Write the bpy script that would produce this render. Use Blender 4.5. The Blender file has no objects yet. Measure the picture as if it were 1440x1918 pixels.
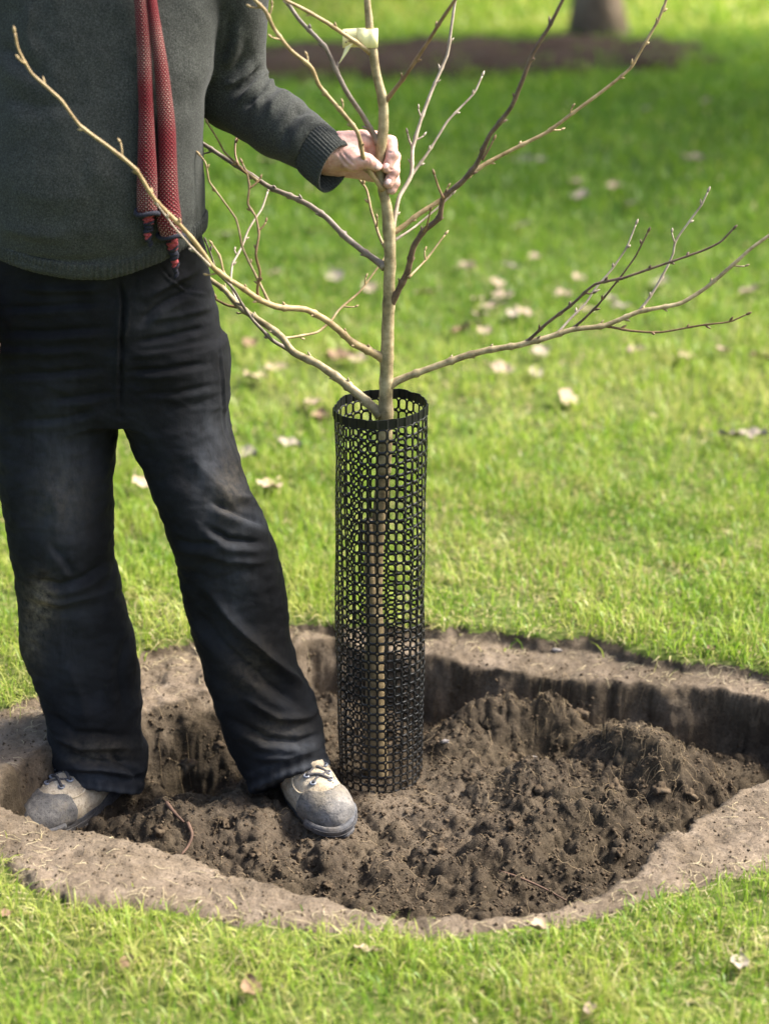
import bpy, math, random
import numpy as np
from mathutils import Vector
R = math.radians
rng = np.random.default_rng(7)
random.seed(7)
scene = bpy.context.scene

# ---------------------------------------------------------------- camera, sky, sun, exposure
FPX, PITCH = 3500.0, R(20.8)
CAM = np.array([0.008, -3.231, 1.654])
cd = bpy.data.cameras.new('camera'); cam = bpy.data.objects.new('camera', cd)
scene.collection.objects.link(cam); scene.camera = cam
cam.location = CAM; cam.rotation_euler = (math.pi/2 - PITCH, 0, 0)
cd.sensor_fit = 'AUTO'; cd.sensor_width = 36.0; cd.lens = FPX/1918*36.0
cd.clip_start = 0.05; cd.clip_end = 2000
cd.dof.use_dof = True; cd.dof.focus_distance = 3.36; cd.dof.aperture_fstop = 2.2

SUN_AZ, SUN_EL = R(12), R(47)      # azimuth from +x towards +y
sdir = Vector((math.cos(SUN_EL)*math.cos(SUN_AZ), math.cos(SUN_EL)*math.sin(SUN_AZ), math.sin(SUN_EL)))
w = bpy.data.worlds.new('World'); scene.world = w; w.use_nodes = True
nt = w.node_tree; bg = nt.nodes['Background']
sky = nt.nodes.new('ShaderNodeTexSky'); sky.sky_type = 'NISHITA'; sky.sun_disc = False
sky.sun_elevation = SUN_EL; sky.sun_rotation = math.atan2(sdir.x, sdir.y); sky.dust_density = 4.0; sky.ozone_density = 1.0; sky.air_density = 0.9
nt.links.new(sky.outputs[0], bg.inputs[0]); bg.inputs[1].default_value = 0.13
sd = bpy.data.lights.new('sun', 'SUN'); sd.energy = 3.9; sd.angle = R(16); sd.color = (1.0, 0.965, 0.91)
sun = bpy.data.objects.new('sun', sd); scene.collection.objects.link(sun)
sun.rotation_euler = (-sdir).to_track_quat('-Z', 'Y').to_euler(); sun.location = (6, 3, 8)
vs = scene.view_settings; vs.view_transform = 'Standard'; vs.look = 'None'; vs.exposure = 1.72; vs.gamma = 1
vs.use_curve_mapping = False
scene.cycles.use_denoising = True
scene.cycles.max_bounces = 6; scene.cycles.diffuse_bounces = 3; scene.cycles.transparent_max_bounces = 8

# ---------------------------------------------------------------- photo pixel <-> world
SP, CP = math.sin(PITCH), math.cos(PITCH)
def ray(px, py):
    u = (np.asarray(px, float)-720)/FPX; v = -(np.asarray(py, float)-959)/FPX
    return np.stack([u, CP+v*SP, -SP+v*CP], -1)
def W(px, py, Y):                      # world point seen at that pixel, on the plane y = Y
    d = ray(px, py); t = (np.asarray(Y, float)-CAM[1])/d[..., 1]
    return CAM + d*t[..., None]
def G(px, py, z):                      # the same on the plane z
    d = ray(px, py); t = (z-CAM[2])/d[..., 2]
    return CAM + d*np.asarray(t)[..., None]
def proj(p):
    q = np.asarray(p)-CAM; f = q[..., 1]*CP-q[..., 2]*SP; up = q[..., 1]*SP+q[..., 2]*CP
    return 720+FPX*q[..., 0]/f, 959-FPX*up/f
def pxm(p):                            # metres for one photo pixel at p
    q = np.asarray(p)-CAM; return (q[..., 1]*CP-q[..., 2]*SP)/FPX

# ---------------------------------------------------------------- noise
def _h(ix, iy, iz, s):
    n = (ix.astype(np.int64)*374761393 + iy.astype(np.int64)*668265263 + iz.astype(np.int64)*2147483647 + s*974634777) & 0xffffffff
    n = ((n ^ (n >> 13))*1274126177) & 0xffffffff
    n = ((n ^ (n >> 16))*2246822519) & 0xffffffff
    return ((n ^ (n >> 15)) & 0xffffff)/float(0xffffff)*2-1
def noise(x, y, z=None, s=0):
    z = np.zeros_like(x) if z is None else z
    fx, fy, fz = np.floor(x), np.floor(y), np.floor(z)
    a, b, c = x-fx, y-fy, z-fz
    a = a*a*(3-2*a); b = b*b*(3-2*b); c = c*c*(3-2*c)
    r = 0
    for i in (0, 1):
        for j in (0, 1):
            for k in (0, 1):
                wgt = (a if i else 1-a)*(b if j else 1-b)*(c if k else 1-c)
                r = r + wgt*_h(fx+i, fy+j, fz+k, s)
    return r
def fbm(x, y, z=None, o=4, s=0):
    r, a = 0, 1.0
    for i in range(o):
        f = 2.03**i; r = r + a*noise(x*f, y*f, None if z is None else z*f, s+i*7); a *= 0.5
    return r
def sstep(a, b, x):
    t = np.clip((x-a)/(b-a), 0, 1); return t*t*(3-2*t)

# ---------------------------------------------------------------- objects and materials
ORG = {}
col = scene.collection
def tag(o, label=None, cat=None, group=None, kind=None):
    if label: o['label'] = label
    if cat: o['category'] = cat
    if group: o['group'] = group
    if kind: o['kind'] = kind
    return o
def empty(name, loc):
    o = bpy.data.objects.new(name, None); o.empty_display_size = 0.1; col.objects.link(o)
    o.location = loc; ORG[o.name] = np.array(loc, float); return o
def mesh_from(name, V, F, M, smooth=True, attrs=None, uv=None, origin=None):
    V = np.asarray(V, np.float32)
    if origin is not None: V = V-np.asarray(origin, np.float32)
    me = bpy.data.meshes.new(name)
    if isinstance(F, np.ndarray):
        n, k = F.shape
        me.vertices.add(len(V)); me.vertices.foreach_set('co', V.astype(np.float32).ravel())
        me.loops.add(n*k); me.loops.foreach_set('vertex_index', F.astype(np.int32).ravel())
        me.polygons.add(n); me.polygons.foreach_set('loop_start', np.arange(0, n*k, k, dtype=np.int32))
        me.update(calc_edges=True)
    else:
        me.from_pydata(V.tolist(), [], [tuple(int(i) for i in f) for f in F]); me.update()
    if smooth: me.polygons.foreach_set('use_smooth', np.ones(len(me.polygons), bool))
    for k, a in (attrs or {}).items():
        me.attributes.new(k, 'FLOAT', 'POINT').data.foreach_set('value', np.asarray(a, np.float32))
    if uv is not None:
        l = me.uv_layers.new(name='UVMap'); idx = np.zeros(len(me.loops), np.int32)
        me.loops.foreach_get('vertex_index', idx); l.data.foreach_set('uv', np.asarray(uv, np.float32)[idx].ravel())
    if M is not None: me.materials.append(M)
    return me
def mk(name, V, F, M, parent=None, origin=None, **kw):
    if parent is not None: org = ORG[parent.name]
    else: org = np.array(origin if origin is not None else (0, 0, 0), float)
    me = mesh_from(name, V, F, M, origin=org, **kw)
    o = bpy.data.objects.new(name, me); col.objects.link(o)
    if parent is not None: o.parent = parent
    else: o.location = org
    ORG[o.name] = org
    return o
def merge(parts):
    V, F, n = [], [], 0
    for v, f in parts:
        V.append(np.asarray(v)); F += [tuple(i+n for i in q) for q in (f.tolist() if isinstance(f, np.ndarray) else f)]; n += len(v)
    return np.concatenate(V), F

class NM:                               # a small node-material builder
    def __init__(s, name):
        s.m = bpy.data.materials.new(name); s.m.use_nodes = True; s.t = s.m.node_tree
        s.b = s.t.nodes['Principled BSDF']; s.out = s.t.nodes['Material Output']
        s.co = s.n('ShaderNodeTexCoord').outputs['Object']
    def n(s, t, **kw):
        x = s.t.nodes.new(t)
        for k, v in kw.items(): setattr(x, k, v)
        return x
    def l(s, a, b): s.t.links.new(a, b)
    def noise(s, sc, det=4, rough=.6, vec=None, dist=0):
        x = s.n('ShaderNodeTexNoise'); x.inputs['Scale'].default_value = sc; x.inputs['Detail'].default_value = det
        x.inputs['Roughness'].default_value = rough; x.inputs['Distortion'].default_value = dist
        s.l(vec or s.co, x.inputs['Vector']); return x.outputs[0]
    def ramp(s, f, stops):
        x = s.n('ShaderNodeValToRGB'); e = x.color_ramp.elements
        while len(e) < len(stops): e.new(.5)
        for i, (p, c) in enumerate(stops):
            e[i].position = p; e[i].color = (*c, 1) if len(c) == 3 else c
        s.l(f, x.inputs[0]); return x.outputs[0]
    def mix(s, f, a, b, mode='MIX'):
        x = s.n('ShaderNodeMix', data_type='RGBA', blend_type=mode)
        for v, i in ((f, 0), (a, 6), (b, 7)):
            if isinstance(v, (int, float)): x.inputs[i].default_value = v
            elif isinstance(v, tuple): x.inputs[i].default_value = (*v, 1)
            else: s.l(v, x.inputs[i])
        return x.outputs[2]
    def math(s, op, a, b=0.0):
        x = s.n('ShaderNodeMath', operation=op)
        for i, v in enumerate((a, b)):
            if isinstance(v, (int, float)): x.inputs[i].default_value = v
            else: s.l(v, x.inputs[i])
        return x.outputs[0]
    def attr(s, name): return s.n('ShaderNodeAttribute', attribute_name=name).outputs['Fac']
    def bump(s, h, st=.4, dist=.002, nrm=None):
        x = s.n('ShaderNodeBump'); x.inputs['Strength'].default_value = st; x.inputs['Distance'].default_value = dist
        s.l(h, x.inputs['Height'])
        if nrm: s.l(nrm, x.inputs['Normal'])
        return x.outputs[0]
    def scalevec(s, v):
        x = s.n('ShaderNodeMapping'); x.inputs['Scale'].default_value = v; s.l(s.co, x.inputs[0]); return x.outputs[0]
    def fin(s, c=None, rough=.8, nrm=None, sheen=0, spec=.5):
        if c is not None:
            if isinstance(c, tuple): s.b.inputs['Base Color'].default_value = (*c, 1)
            else: s.l(c, s.b.inputs['Base Color'])
        if isinstance(rough, (int, float)): s.b.inputs['Roughness'].default_value = rough
        else: s.l(rough, s.b.inputs['Roughness'])
        s.b.inputs['Specular IOR Level'].default_value = spec
        if sheen: s.b.inputs['Sheen Weight'].default_value = sheen; s.b.inputs['Sheen Roughness'].default_value = .5
        if nrm: s.l(nrm, s.b.inputs['Normal'])
        return s.m
def simple(name, c1, c2, sc=40, rough=.7, bst=.3, bsc=200, bd=.001, sheen=0, spec=.4):
    q = NM(name); return q.fin(q.ramp(q.noise(sc), [(.3, c1), (.7, c2)]), rough, q.bump(q.noise(bsc), bst, bd), sheen, spec)

MAT = {}
q = NM('soil')                          # moist brown soil in the pit, dry pale soil on the rim
fine = q.noise(220, 6, .75); mid = q.noise(28, 5, .65); big = q.noise(6, 3)
moist = q.ramp(mid, [(.3, (.024, .0175, .0115)), (.52, (.048, .036, .0235)), (.75, (.085, .065, .043))])
dryc = q.ramp(mid, [(.25, (.135, .102, .071)), (.5, (.215, .166, .118)), (.75, (.31, .247, .183))])
base = q.mix(q.attr('dry'), moist, dryc)
spk = q.ramp(fine, [(.32, (.45, .42, .40)), (.5, (1, 1, 1)), (.68, (1.45, 1.4, 1.3))])
base = q.mix(.8, base, spk, 'MULTIPLY')
base = q.mix(q.ramp(big, [(.4, (0, 0, 0)), (.6, (.35,)*3)]), base, (.075, .056, .032))
n1 = q.bump(q.noise(75, 6, .7), .9, .009)
MAT['soil'] = q.fin(base, .95, q.bump(fine, .8, .004, n1), spec=.15)

q = NM('crumb'); MAT['crumb'] = q.fin(q.ramp(q.noise(35, 4), [(.3, (.032, .022, .014)), (.5, (.065, .046, .028)), (.72, (.12, .088, .056))]), .95, q.bump(q.noise(300, 4), .7, .002), spec=.15)

q = NM('lawn_soil')                     # thatch and earth under the blades
th = q.noise(60, 5, .7)
a = q.ramp(th, [(.3, (.03, .045, .010)), (.5, (.075, .10, .02)), (.7, (.19, .17, .07))])
b_ = q.ramp(q.noise(1.3, 4), [(.35, (.05, .135, .004)), (.5, (.08, .17, .006)), (.68, (.12, .19, .014))])
geo = q.n('ShaderNodeSeparateXYZ'); q.l(q.co, geo.inputs[0])
far = q.n('ShaderNodeMapRange'); far.inputs[1].default_value = 2; far.inputs[2].default_value = 9; q.l(geo.outputs[1], far.inputs[0])
sunlit_band = q.n('ShaderNodeMapRange'); sunlit_band.inputs[1].default_value = 10.6; sunlit_band.inputs[2].default_value = 12; q.l(geo.outputs[1], sunlit_band.inputs[0])
b_ = q.mix(sunlit_band.outputs[0], b_, q.ramp(q.noise(.8, 4), [(.35, (.17, .21, .025)), (.65, (.27, .27, .06))]))  # sunlit strip beyond the mulch bed, painted into the lawn colour
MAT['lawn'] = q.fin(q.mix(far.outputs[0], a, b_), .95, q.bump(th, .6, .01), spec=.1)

q = NM('grass_blade')
f = q.attr('tone'); hgt = q.attr('hgt')
cc = q.ramp(f, [(0, (.036, .10, .004)), (.3, (.100, .230, .004)), (.62, (.240, .362, .020)), (.82, (.41, .45, .09)), (.92, (.48, .40, .17)), (1, (.58, .49, .27))])
cc = q.mix(hgt, q.mix(.35, cc, (.22, .25, .08)), cc)
dif = q.n('ShaderNodeBsdfDiffuse'); tr = q.n('ShaderNodeBsdfTranslucent'); gl = q.n('ShaderNodeBsdfGlossy')
gl.inputs['Roughness'].default_value = .45; gl.inputs['Color'].default_value = (.9, .9, .8, 1)
q.l(cc, dif.inputs[0]); q.l(cc, tr.inputs[0])
m1 = q.n('ShaderNodeMixShader'); m1.inputs[0].default_value = .5; q.l(dif.outputs[0], m1.inputs[1]); q.l(tr.outputs[0], m1.inputs[2])
m2 = q.n('ShaderNodeMixShader'); m2.inputs[0].default_value = .025; q.l(m1.outputs[0], m2.inputs[1]); q.l(gl.outputs[0], m2.inputs[2])
q.l(m2.outputs[0], q.out.inputs[0]); MAT['blade'] = q.m

def bark(name, c1, c2, c3):
    q = NM(name); v = q.scalevec((1, 1, 2.2))
    c = q.ramp(q.noise(45, 5, .65), [(.3, c1), (.5, c2), (.72, c3)])
    vo = q.n('ShaderNodeTexVoronoi'); vo.inputs['Scale'].default_value = 170; q.l(v, vo.inputs[0])
    len_ = q.ramp(vo.outputs['Distance'], [(.10, (1, 1, 1)), (.2, (0, 0, 0))])
    c = q.mix(q.math('MULTIPLY', len_, .5), c, (.36, .30, .19))
    ring = q.noise(1, 3, .6, q.scalevec((30, 30, 260)))
    return q.fin(c, .55, q.bump(q.math('ADD', ring, q.math('MULTIPLY', len_, .6)), .5, .0012), spec=.35)
MAT['bark'] = bark('bark', (.11, .083, .038), (.25, .195, .098), (.43, .35, .205))
MAT['bark_low'] = bark('bark_low', (.09, .062, .03), (.21, .155, .08), (.36, .275, .15))
MAT['b_tan'] = bark('bark_tan', (.16, .105, .04), (.29, .205, .095), (.42, .32, .17))
MAT['b_brown'] = bark('bark_brown', (.085, .045, .02), (.17, .10, .045), (.26, .16, .08))
MAT['b_grey'] = bark('bark_grey', (.085, .062, .045), (.17, .132, .098), (.27, .22, .165))
MAT['b_dark'] = bark('bark_dark', (.055, .032, .02), (.115, .07, .045), (.20, .13, .082))
MAT['b_pale'] = bark('bark_pale', (.20, .155, .105), (.31, .25, .18), (.43, .36, .27))
MAT['b_big'] = simple('bark_big', (.115, .078, .046), (.21, .155, .10), 5, .9, .8, 14, .05)

q = NM('black_plastic'); MAT['plastic'] = q.fin(q.ramp(q.noise(60), [(.3, (.003, .003, .0035)), (.7, (.008, .0085, .008))]), .42, q.bump(q.noise(250), .2, .0005), spec=.28)
MAT['mulch'] = simple('mulch', (.016, .010, .006), (.052, .034, .023), 22, .95, .9, 60, .02, spec=.1)
MAT['leaf_dry'] = simple('dry_leaf', (.24, .17, .105), (.37, .285, .195), 30, .8, .4, 120, .001)
MAT['leaf_brown'] = simple('brown_leaf', (.13, .08, .04), (.24, .155, .085), 30, .8, .4, 120, .001)
MAT['leaf_grey'] = simple('grey_leaf', (.22, .178, .125), (.33, .275, .205), 30, .8, .4, 120, .001)
MAT['stone'] = simple('pale_stone', (.12, .105, .095), (.24, .21, .19), 40, .7, .4, 150, .001)
MAT['root'] = simple('root_fibre', (.13, .09, .05), (.32, .235, .13), 30, .8, .2, 200)
MAT['straw'] = simple('dry_straw', (.28, .22, .11), (.5, .42, .26), 30, .8, .2, 200)
MAT['root_red'] = simple('root_red', (.06, .032, .02), (.12, .068, .042), 30, .8, .3, 200)
MAT['label'] = simple('label_yellow', (.80, .72, .33), (.86, .80, .44), 20, .5, .1, 80)
MAT['canopy'] = simple('canopy_leaf', (.03, .06, .012), (.07, .12, .025), 3, .7, 0, 30)

q = NM('skin')
sk = q.ramp(q.noise(55, 5, .6), [(.3, (.36, .18, .135)), (.5, (.48, .285, .225)), (.7, (.56, .37, .30))])
sk = q.mix(q.ramp(q.noise(260, 3), [(.42, (.25,)*3), (.55, (0, 0, 0))]), sk, (.40, .15, .12))
q.b.inputs['Subsurface Weight'].default_value = .12; q.b.inputs['Subsurface Radius'].default_value = (.008, .003, .002); q.b.inputs['Subsurface Scale'].default_value = .5
cre = q.noise(1, 4, .7, q.scalevec((260, 260, 120)))
MAT['skin'] = q.fin(sk, .48, q.bump(cre, .35, .0012), spec=.4)
MAT['nail'] = simple('nail', (.66, .42, .36), (.74, .53, .46), 60, .25, .05, 100, spec=.6)
MAT['hair'] = simple('hair', (.03, .022, .018), (.07, .05, .04), 60, .6, .6, 120, .003)

q = NM('wool')                          # fine charcoal-green knit
wv = q.noise(420, 3, .7); wl = q.noise(18, 4, .6)
wc = q.ramp(wv, [(.3, (.018, .0188, .0165)), (.5, (.038, .0395, .0345)), (.72, (.084, .087, .077))])
wc = q.mix(.5, wc, q.ramp(wl, [(.3, (.7, .7, .7)), (.7, (1.2, 1.2, 1.2))]), 'MULTIPLY')
knit = q.noise(1, 2, .5, q.scalevec((620, 620, 380)))
MAT['wool'] = q.fin(wc, .95, q.bump(knit, .55, .0016, q.bump(q.noise(60, 3), .35, .003)), sheen=.06, spec=.08)

q = NM('denim')
dn = q.noise(1, 3, .65, q.scalevec((700, 700, 240)))
fade = q.noise(9, 5, .6, dist=.3)
dc = q.ramp(dn, [(.3, (.0022, .0022, .0025)), (.6, (.0052, .0053, .0060)), (.8, (.014, .0143, .0158))])
dc = q.mix(q.ramp(fade, [(.46, (0, 0, 0)), (.72, (.6,)*3)]), dc, (.0165, .018, .0215))
dc = q.mix(q.math('MULTIPLY', q.attr('worn'), q.ramp(q.noise(1, 4, .7, q.scalevec((60, 60, 14))), [(.3, (.3,)*3), (.7, (1, 1, 1))])), dc, (.044, .048, .055))
dust = q.attr('dust')
dc = q.mix(q.math('MULTIPLY', dust, q.ramp(q.noise(70, 5, .7), [(.3, (0, 0, 0)), (.7, (1, 1, 1))])), dc, (.17, .14, .095))
MAT['denim'] = q.fin(dc, .85, q.bump(dn, .35, .0008, q.bump(q.noise(35, 4, .6, dist=.5), .25, .006)), sheen=0, spec=.16)

q = NM('scarf_knit')
uvn = q.n('ShaderNodeTexCoord').outputs['UV']; sx = q.n('ShaderNodeSeparateXYZ'); q.l(uvn, sx.inputs[0])
def wave(v, k, ph=0.0): return q.math('SINE', q.math('ADD', q.math('MULTIPLY', v, k), ph))
uu, vv = sx.outputs[0], sx.outputs[1]
d1 = wave(q.math('ADD', uu, vv), 900.); d2 = wave(q.math('SUBTRACT', uu, vv), 900.)
dots = q.math('MULTIPLY', d1, d2)
band = wave(vv, 58.); band2 = wave(vv, 23., 1.3)
thr = q.math('ADD', q.math('MULTIPLY', q.math('ADD', band, band2), .16), dots)
sc_ = q.ramp(thr, [(.0, (.120, .0045, .010)), (.42, (.10, .0045, .0095)), (.54, (.155, .09, .072)), (.8, (.29, .235, .185))])
dk = q.ramp(q.math('MULTIPLY', d1, -1.0), [(.55, (1, 1, 1)), (.9, (.18, .12, .12))])
MAT['scarf'] = q.fin(q.mix(1.0, sc_, dk, 'MULTIPLY'), .9, q.bump(q.math('ADD', d1, d2), .5, .0012), sheen=.05, spec=.15)
MAT['navy'] = simple('navy_yarn', (.008, .008, .014), (.022, .022, .033), 200, .95, .8, 500, .001)
MAT['red_yarn'] = simple('red_yarn', (.16, .012, .02), (.40, .08, .08), 300, .9, .8, 500, .001)

def leather(name, cs, dirt, bs, rough):
    q = NM(name); c = q.ramp(q.noise(26, 6, .7, dist=.4), [(.28, cs[0]), (.5, cs[1]), (.7, cs[2])])
    c = q.mix(q.ramp(q.noise(11, 5, .7), [(.45, (0, 0, 0)), (.66, (.75,)*3)]), c, dirt)
    c = q.mix(q.ramp(q.noise(190, 4, .8), [(.36, (.6,)*3), (.47, (0, 0, 0))]), c, tuple(x*.35 for x in cs[0]))
    return q.fin(c, rough, q.bump(q.noise(120, 5, .75), bs, .003, q.bump(q.noise(30, 4), .35, .006)), spec=.25)
MAT['suede'] = leather('boot_suede', ((.26, .20, .13), (.46, .38, .27), (.60, .51, .38)), (.21, .16, .10), .7, .9)
MAT['toecap'] = leather('boot_rubber', ((.055, .053, .052), (.115, .107, .098), (.22, .20, .175)), (.24, .195, .13), .6, .7)
MAT['sole'] = leather('boot_sole', ((.035, .036, .040), (.07, .07, .074), (.13, .125, .12)), (.15, .12, .085), .5, .7)
MAT['piping'] = simple('boot_piping', (.34, .27, .17), (.52, .43, .30), 90, .85, .4, 260, .001)
MAT['lace'] = simple('boot_lace', (.02, .02, .022), (.10, .09, .085), 400, .9, .4, 400)
MAT['metal'] = simple('eyelet_metal', (.10, .11, .13), (.22, .23, .26), 90, .35, .1, 100, spec=.7)

# ---------------------------------------------------------------- geometry tools
def catmull(P, n):
    P = np.asarray(P, float)
    if len(P) == 2:
        t = np.linspace(0, 1, n)[:, None]; return P[0]*(1-t)+P[1]*t
    d = np.r_[0, np.cumsum(np.maximum(np.linalg.norm(np.diff(P[:, :3], axis=0), axis=1), 1e-6))]
    T = np.linspace(0, d[-1], n); m = np.gradient(P, d, axis=0)
    i = np.clip(np.searchsorted(d, T, 'right')-1, 0, len(P)-2); h = (d[i+1]-d[i])[:, None]; s = ((T-d[i])[:, None])/h
    return (2*s**3-3*s**2+1)*P[i]+(s**3-2*s**2+s)*h*m[i]+(-2*s**3+3*s**2)*P[i+1]+(s**3-s**2)*h*m[i+1]
def frames(C):
    T = np.gradient(C, axis=0); T /= np.linalg.norm(T, axis=1)[:, None]+1e-12
    N = np.zeros_like(T); a = np.array([0, -1.0, 0.05]); n = a-T[0]*a.dot(T[0]); N[0] = n/np.linalg.norm(n)
    for i in range(1, len(C)):
        n = N[i-1]-T[i]*N[i-1].dot(T[i]); N[i] = n/(np.linalg.norm(n)+1e-12)
    return T, N, np.cross(T, N)
def sweep(C, r, k=8, r2=None, caps=True, fr=None):
    C = np.asarray(C, float); n = len(C); r = np.broadcast_to(r, (n,)); r2 = r if r2 is None else np.broadcast_to(r2, (n,))
    T, N, B = fr if fr is not None else frames(C)
    a = np.arange(k)*2*np.pi/k
    V = C[:, None]+N[:, None]*(np.cos(a)[None, :, None]*r[:, None, None])+B[:, None]*(np.sin(a)[None, :, None]*r2[:, None, None])
    V = V.reshape(-1, 3); i, j = np.meshgrid(np.arange(n-1), np.arange(k), indexing='ij'); i = i.ravel(); j = j.ravel(); jn = (j+1) % k
    F = np.stack([i*k+j, i*k+jn, (i+1)*k+jn, (i+1)*k+j], 1).tolist()
    if caps: F.append(list(range(k))[::-1]); F.append([(n-1)*k+q for q in range(k)])
    return V, F
def surfnet(f, lo, hi, h):
    lo = np.asarray(lo, float); hi = np.asarray(hi, float); n = np.ceil((hi-lo)/h).astype(int)+1
    ax = [lo[i]+h*np.arange(n[i]) for i in range(3)]
    D = np.empty(n, np.float32)
    for i0 in range(0, n[0], 24):                          # slabs keep memory low
        X, Y, Z = np.meshgrid(ax[0][i0:i0+24], ax[1], ax[2], indexing='ij'); D[i0:i0+24] = f(X, Y, Z)
    S = D < 0
    c = np.zeros(n-1, np.int8)
    for i in (0, 1):
        for j in (0, 1):
            for k in (0, 1): c += S[i:n[0]-1+i, j:n[1]-1+j, k:n[2]-1+k]
    act = (c > 0) & (c < 8); idx = -np.ones(n-1, np.int64); I, J, K = np.nonzero(act); idx[act] = np.arange(len(I))
    acc = np.zeros((len(I), 3)); cnt = np.zeros(len(I))
    cor = [(i, j, k) for i in (0, 1) for j in (0, 1) for k in (0, 1)]
    for a in cor:
        for axi in range(3):
            if a[axi]: continue
            b = list(a); b[axi] = 1
            da = D[I+a[0], J+a[1], K+a[2]]; db = D[I+b[0], J+b[1], K+b[2]]; m = (da < 0) != (db < 0)
            t = da/(da-db+1e-20); p = np.tile(np.array(a, float), (len(I), 1)); p[:, axi] = t
            acc[m] += p[m]; cnt[m] += 1
    V = lo+h*(np.stack([I, J, K], 1)+acc/np.maximum(cnt, 1)[:, None])
    Q = []
    for axi in range(3):
        u, v = (axi+1) % 3, (axi+2) % 3
        sl0 = [slice(1, -1)]*3; sl0[axi] = slice(0, -1); sl1 = list(sl0); sl1[axi] = slice(1, None)
        A, B = S[tuple(sl0)], S[tuple(sl1)]
        for fl, msk in ((False, A & ~B), (True, ~A & B)):
            g = np.stack(np.nonzero(msk), 1)
            if not len(g): continue
            e = g+1; e[:, axi] = g[:, axi]
            def cell(du, dv):
                q = e.copy(); q[:, u] += du; q[:, v] += dv; return idx[q[:, 0], q[:, 1], q[:, 2]]
            f4 = np.stack([cell(-1, -1), cell(0, -1), cell(0, 0), cell(-1, 0)], 1)
            Q.append(f4[:, ::-1] if fl else f4)
    return V, np.concatenate(Q)
def normals(V, F):
    F = np.asarray(F); n = np.cross(V[F[:, 2]]-V[F[:, 0]], V[F[:, 3]]-V[F[:, 1]]); N = np.zeros_like(V)
    for i in range(4): np.add.at(N, F[:, i], n)
    return N/(np.linalg.norm(N, axis=1)[:, None]+1e-12)
def smin(a, b, k):
    h = np.clip(.5+.5*(b-a)/k, 0, 1); return b*(1-h)+a*h-k*h*(1-h)
def cap(X, Y, Z, a, b, ra, rb):         # tapered capsule
    a = np.asarray(a, float); b = np.asarray(b, float); d = b-a; L = d.dot(d)+1e-12
    t = np.clip(((X-a[0])*d[0]+(Y-a[1])*d[1]+(Z-a[2])*d[2])/L, 0, 1)
    return np.sqrt((X-a[0]-t*d[0])**2+(Y-a[1]-t*d[1])**2+(Z-a[2]-t*d[2])**2)-(ra+(rb-ra)*t)
def ell(X, Y, Z, c, r):
    k = np.sqrt(((X-c[0])/r[0])**2+((Y-c[1])/r[1])**2+((Z-c[2])/r[2])**2); return (k-1)*min(r)
def chain(X, Y, Z, P, rad, k=.01):
    d = None
    for i in range(len(P)-1):
        e = cap(X, Y, Z, P[i], P[i+1], rad[i], rad[i+1]); d = e if d is None else smin(d, e, k)
    return d
def in_poly(x, y, P):
    r = np.zeros(x.shape, bool); n = len(P)
    for i in range(n):
        x1, y1 = P[i]; x2, y2 = P[(i+1) % n]
        c = ((y1 > y) != (y2 > y)) & (x < (x2-x1)*(y-y1)/(y2-y1+1e-12)+x1); r ^= c
    return r
def line_dist(x, y, P, closed=False):
    d = np.full(x.shape, 1e9); tt = np.zeros(x.shape); sg = np.zeros(x.shape); n = len(P); m = n if closed else n-1
    for i in range(m):
        x1, y1 = P[i]; x2, y2 = P[(i+1) % n]; dx, dy = x2-x1, y2-y1
        t = np.clip(((x-x1)*dx+(y-y1)*dy)/(dx*dx+dy*dy+1e-12), 0, 1); ex, ey = x-x1-t*dx, y-y1-t*dy
        e = np.hypot(ex, ey); b = e < d; d = np.where(b, e, d); tt = np.where(b, (i+t)/m, tt)
        sg = np.where(b, np.sign(dx*ey-dy*ex), sg)
    return d, tt, sg

# ---------------------------------------------------------------- ground: lawn, bare soil, pit
pit_px = [(96, 1402), (200, 1352), (300, 1330), (400, 1300), (500, 1240), (570, 1202), (640, 1196), (800, 1226), (900, 1246), (1000, 1262), (1150, 1276), (1300, 1290), (1440, 1310), (1560, 1340), (1610, 1385), (1540, 1415), (1440, 1452), (1330, 1522), (1265, 1568), (1205, 1632), (1100, 1682), (1030, 1708), (900, 1730), (740, 1724), (650, 1703), (560, 1678), (450, 1648), (330, 1606), (200, 1568), (60, 1542), (0, 1520), (-30, 1480), (20, 1430)]
soil_px = [(-300, 1500), (-150, 1560), (0, 1604), (60, 1642), (150, 1690), (300, 1716), (500, 1736), (640, 1750), (760, 1746), (900, 1744), (1050, 1724), (1200, 1690), (1330, 1650), (1440, 1630), (1700, 1570), (1900, 1480), (1800, 1340), (1560, 1284), (1440, 1262), (1380, 1251), (1250, 1232), (1100, 1200), (1000, 1194), (900, 1180), (800, 1171), (640, 1168), (560, 1163), (480, 1182), (400, 1200), (330, 1204), (280, 1216), (200, 1262), (80, 1310), (0, 1330), (-200, 1370)]
def gpoly(L): return [tuple(G(a, b, 0.0)[:2]) for a, b in L]
PIT, SOIL = [tuple(G(a, b, -.027 if b < 1420 else -.002)[:2]) for a, b in pit_px], gpoly(soil_px)
def sdist(x, y, P):
    d, _, _ = line_dist(x, y, P, True); return np.where(in_poly(x, y, P), -d, d)
BOOT_R, BOOT_L = (-.130, -.062, -.140), (-.578, -.068, -.152)
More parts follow.
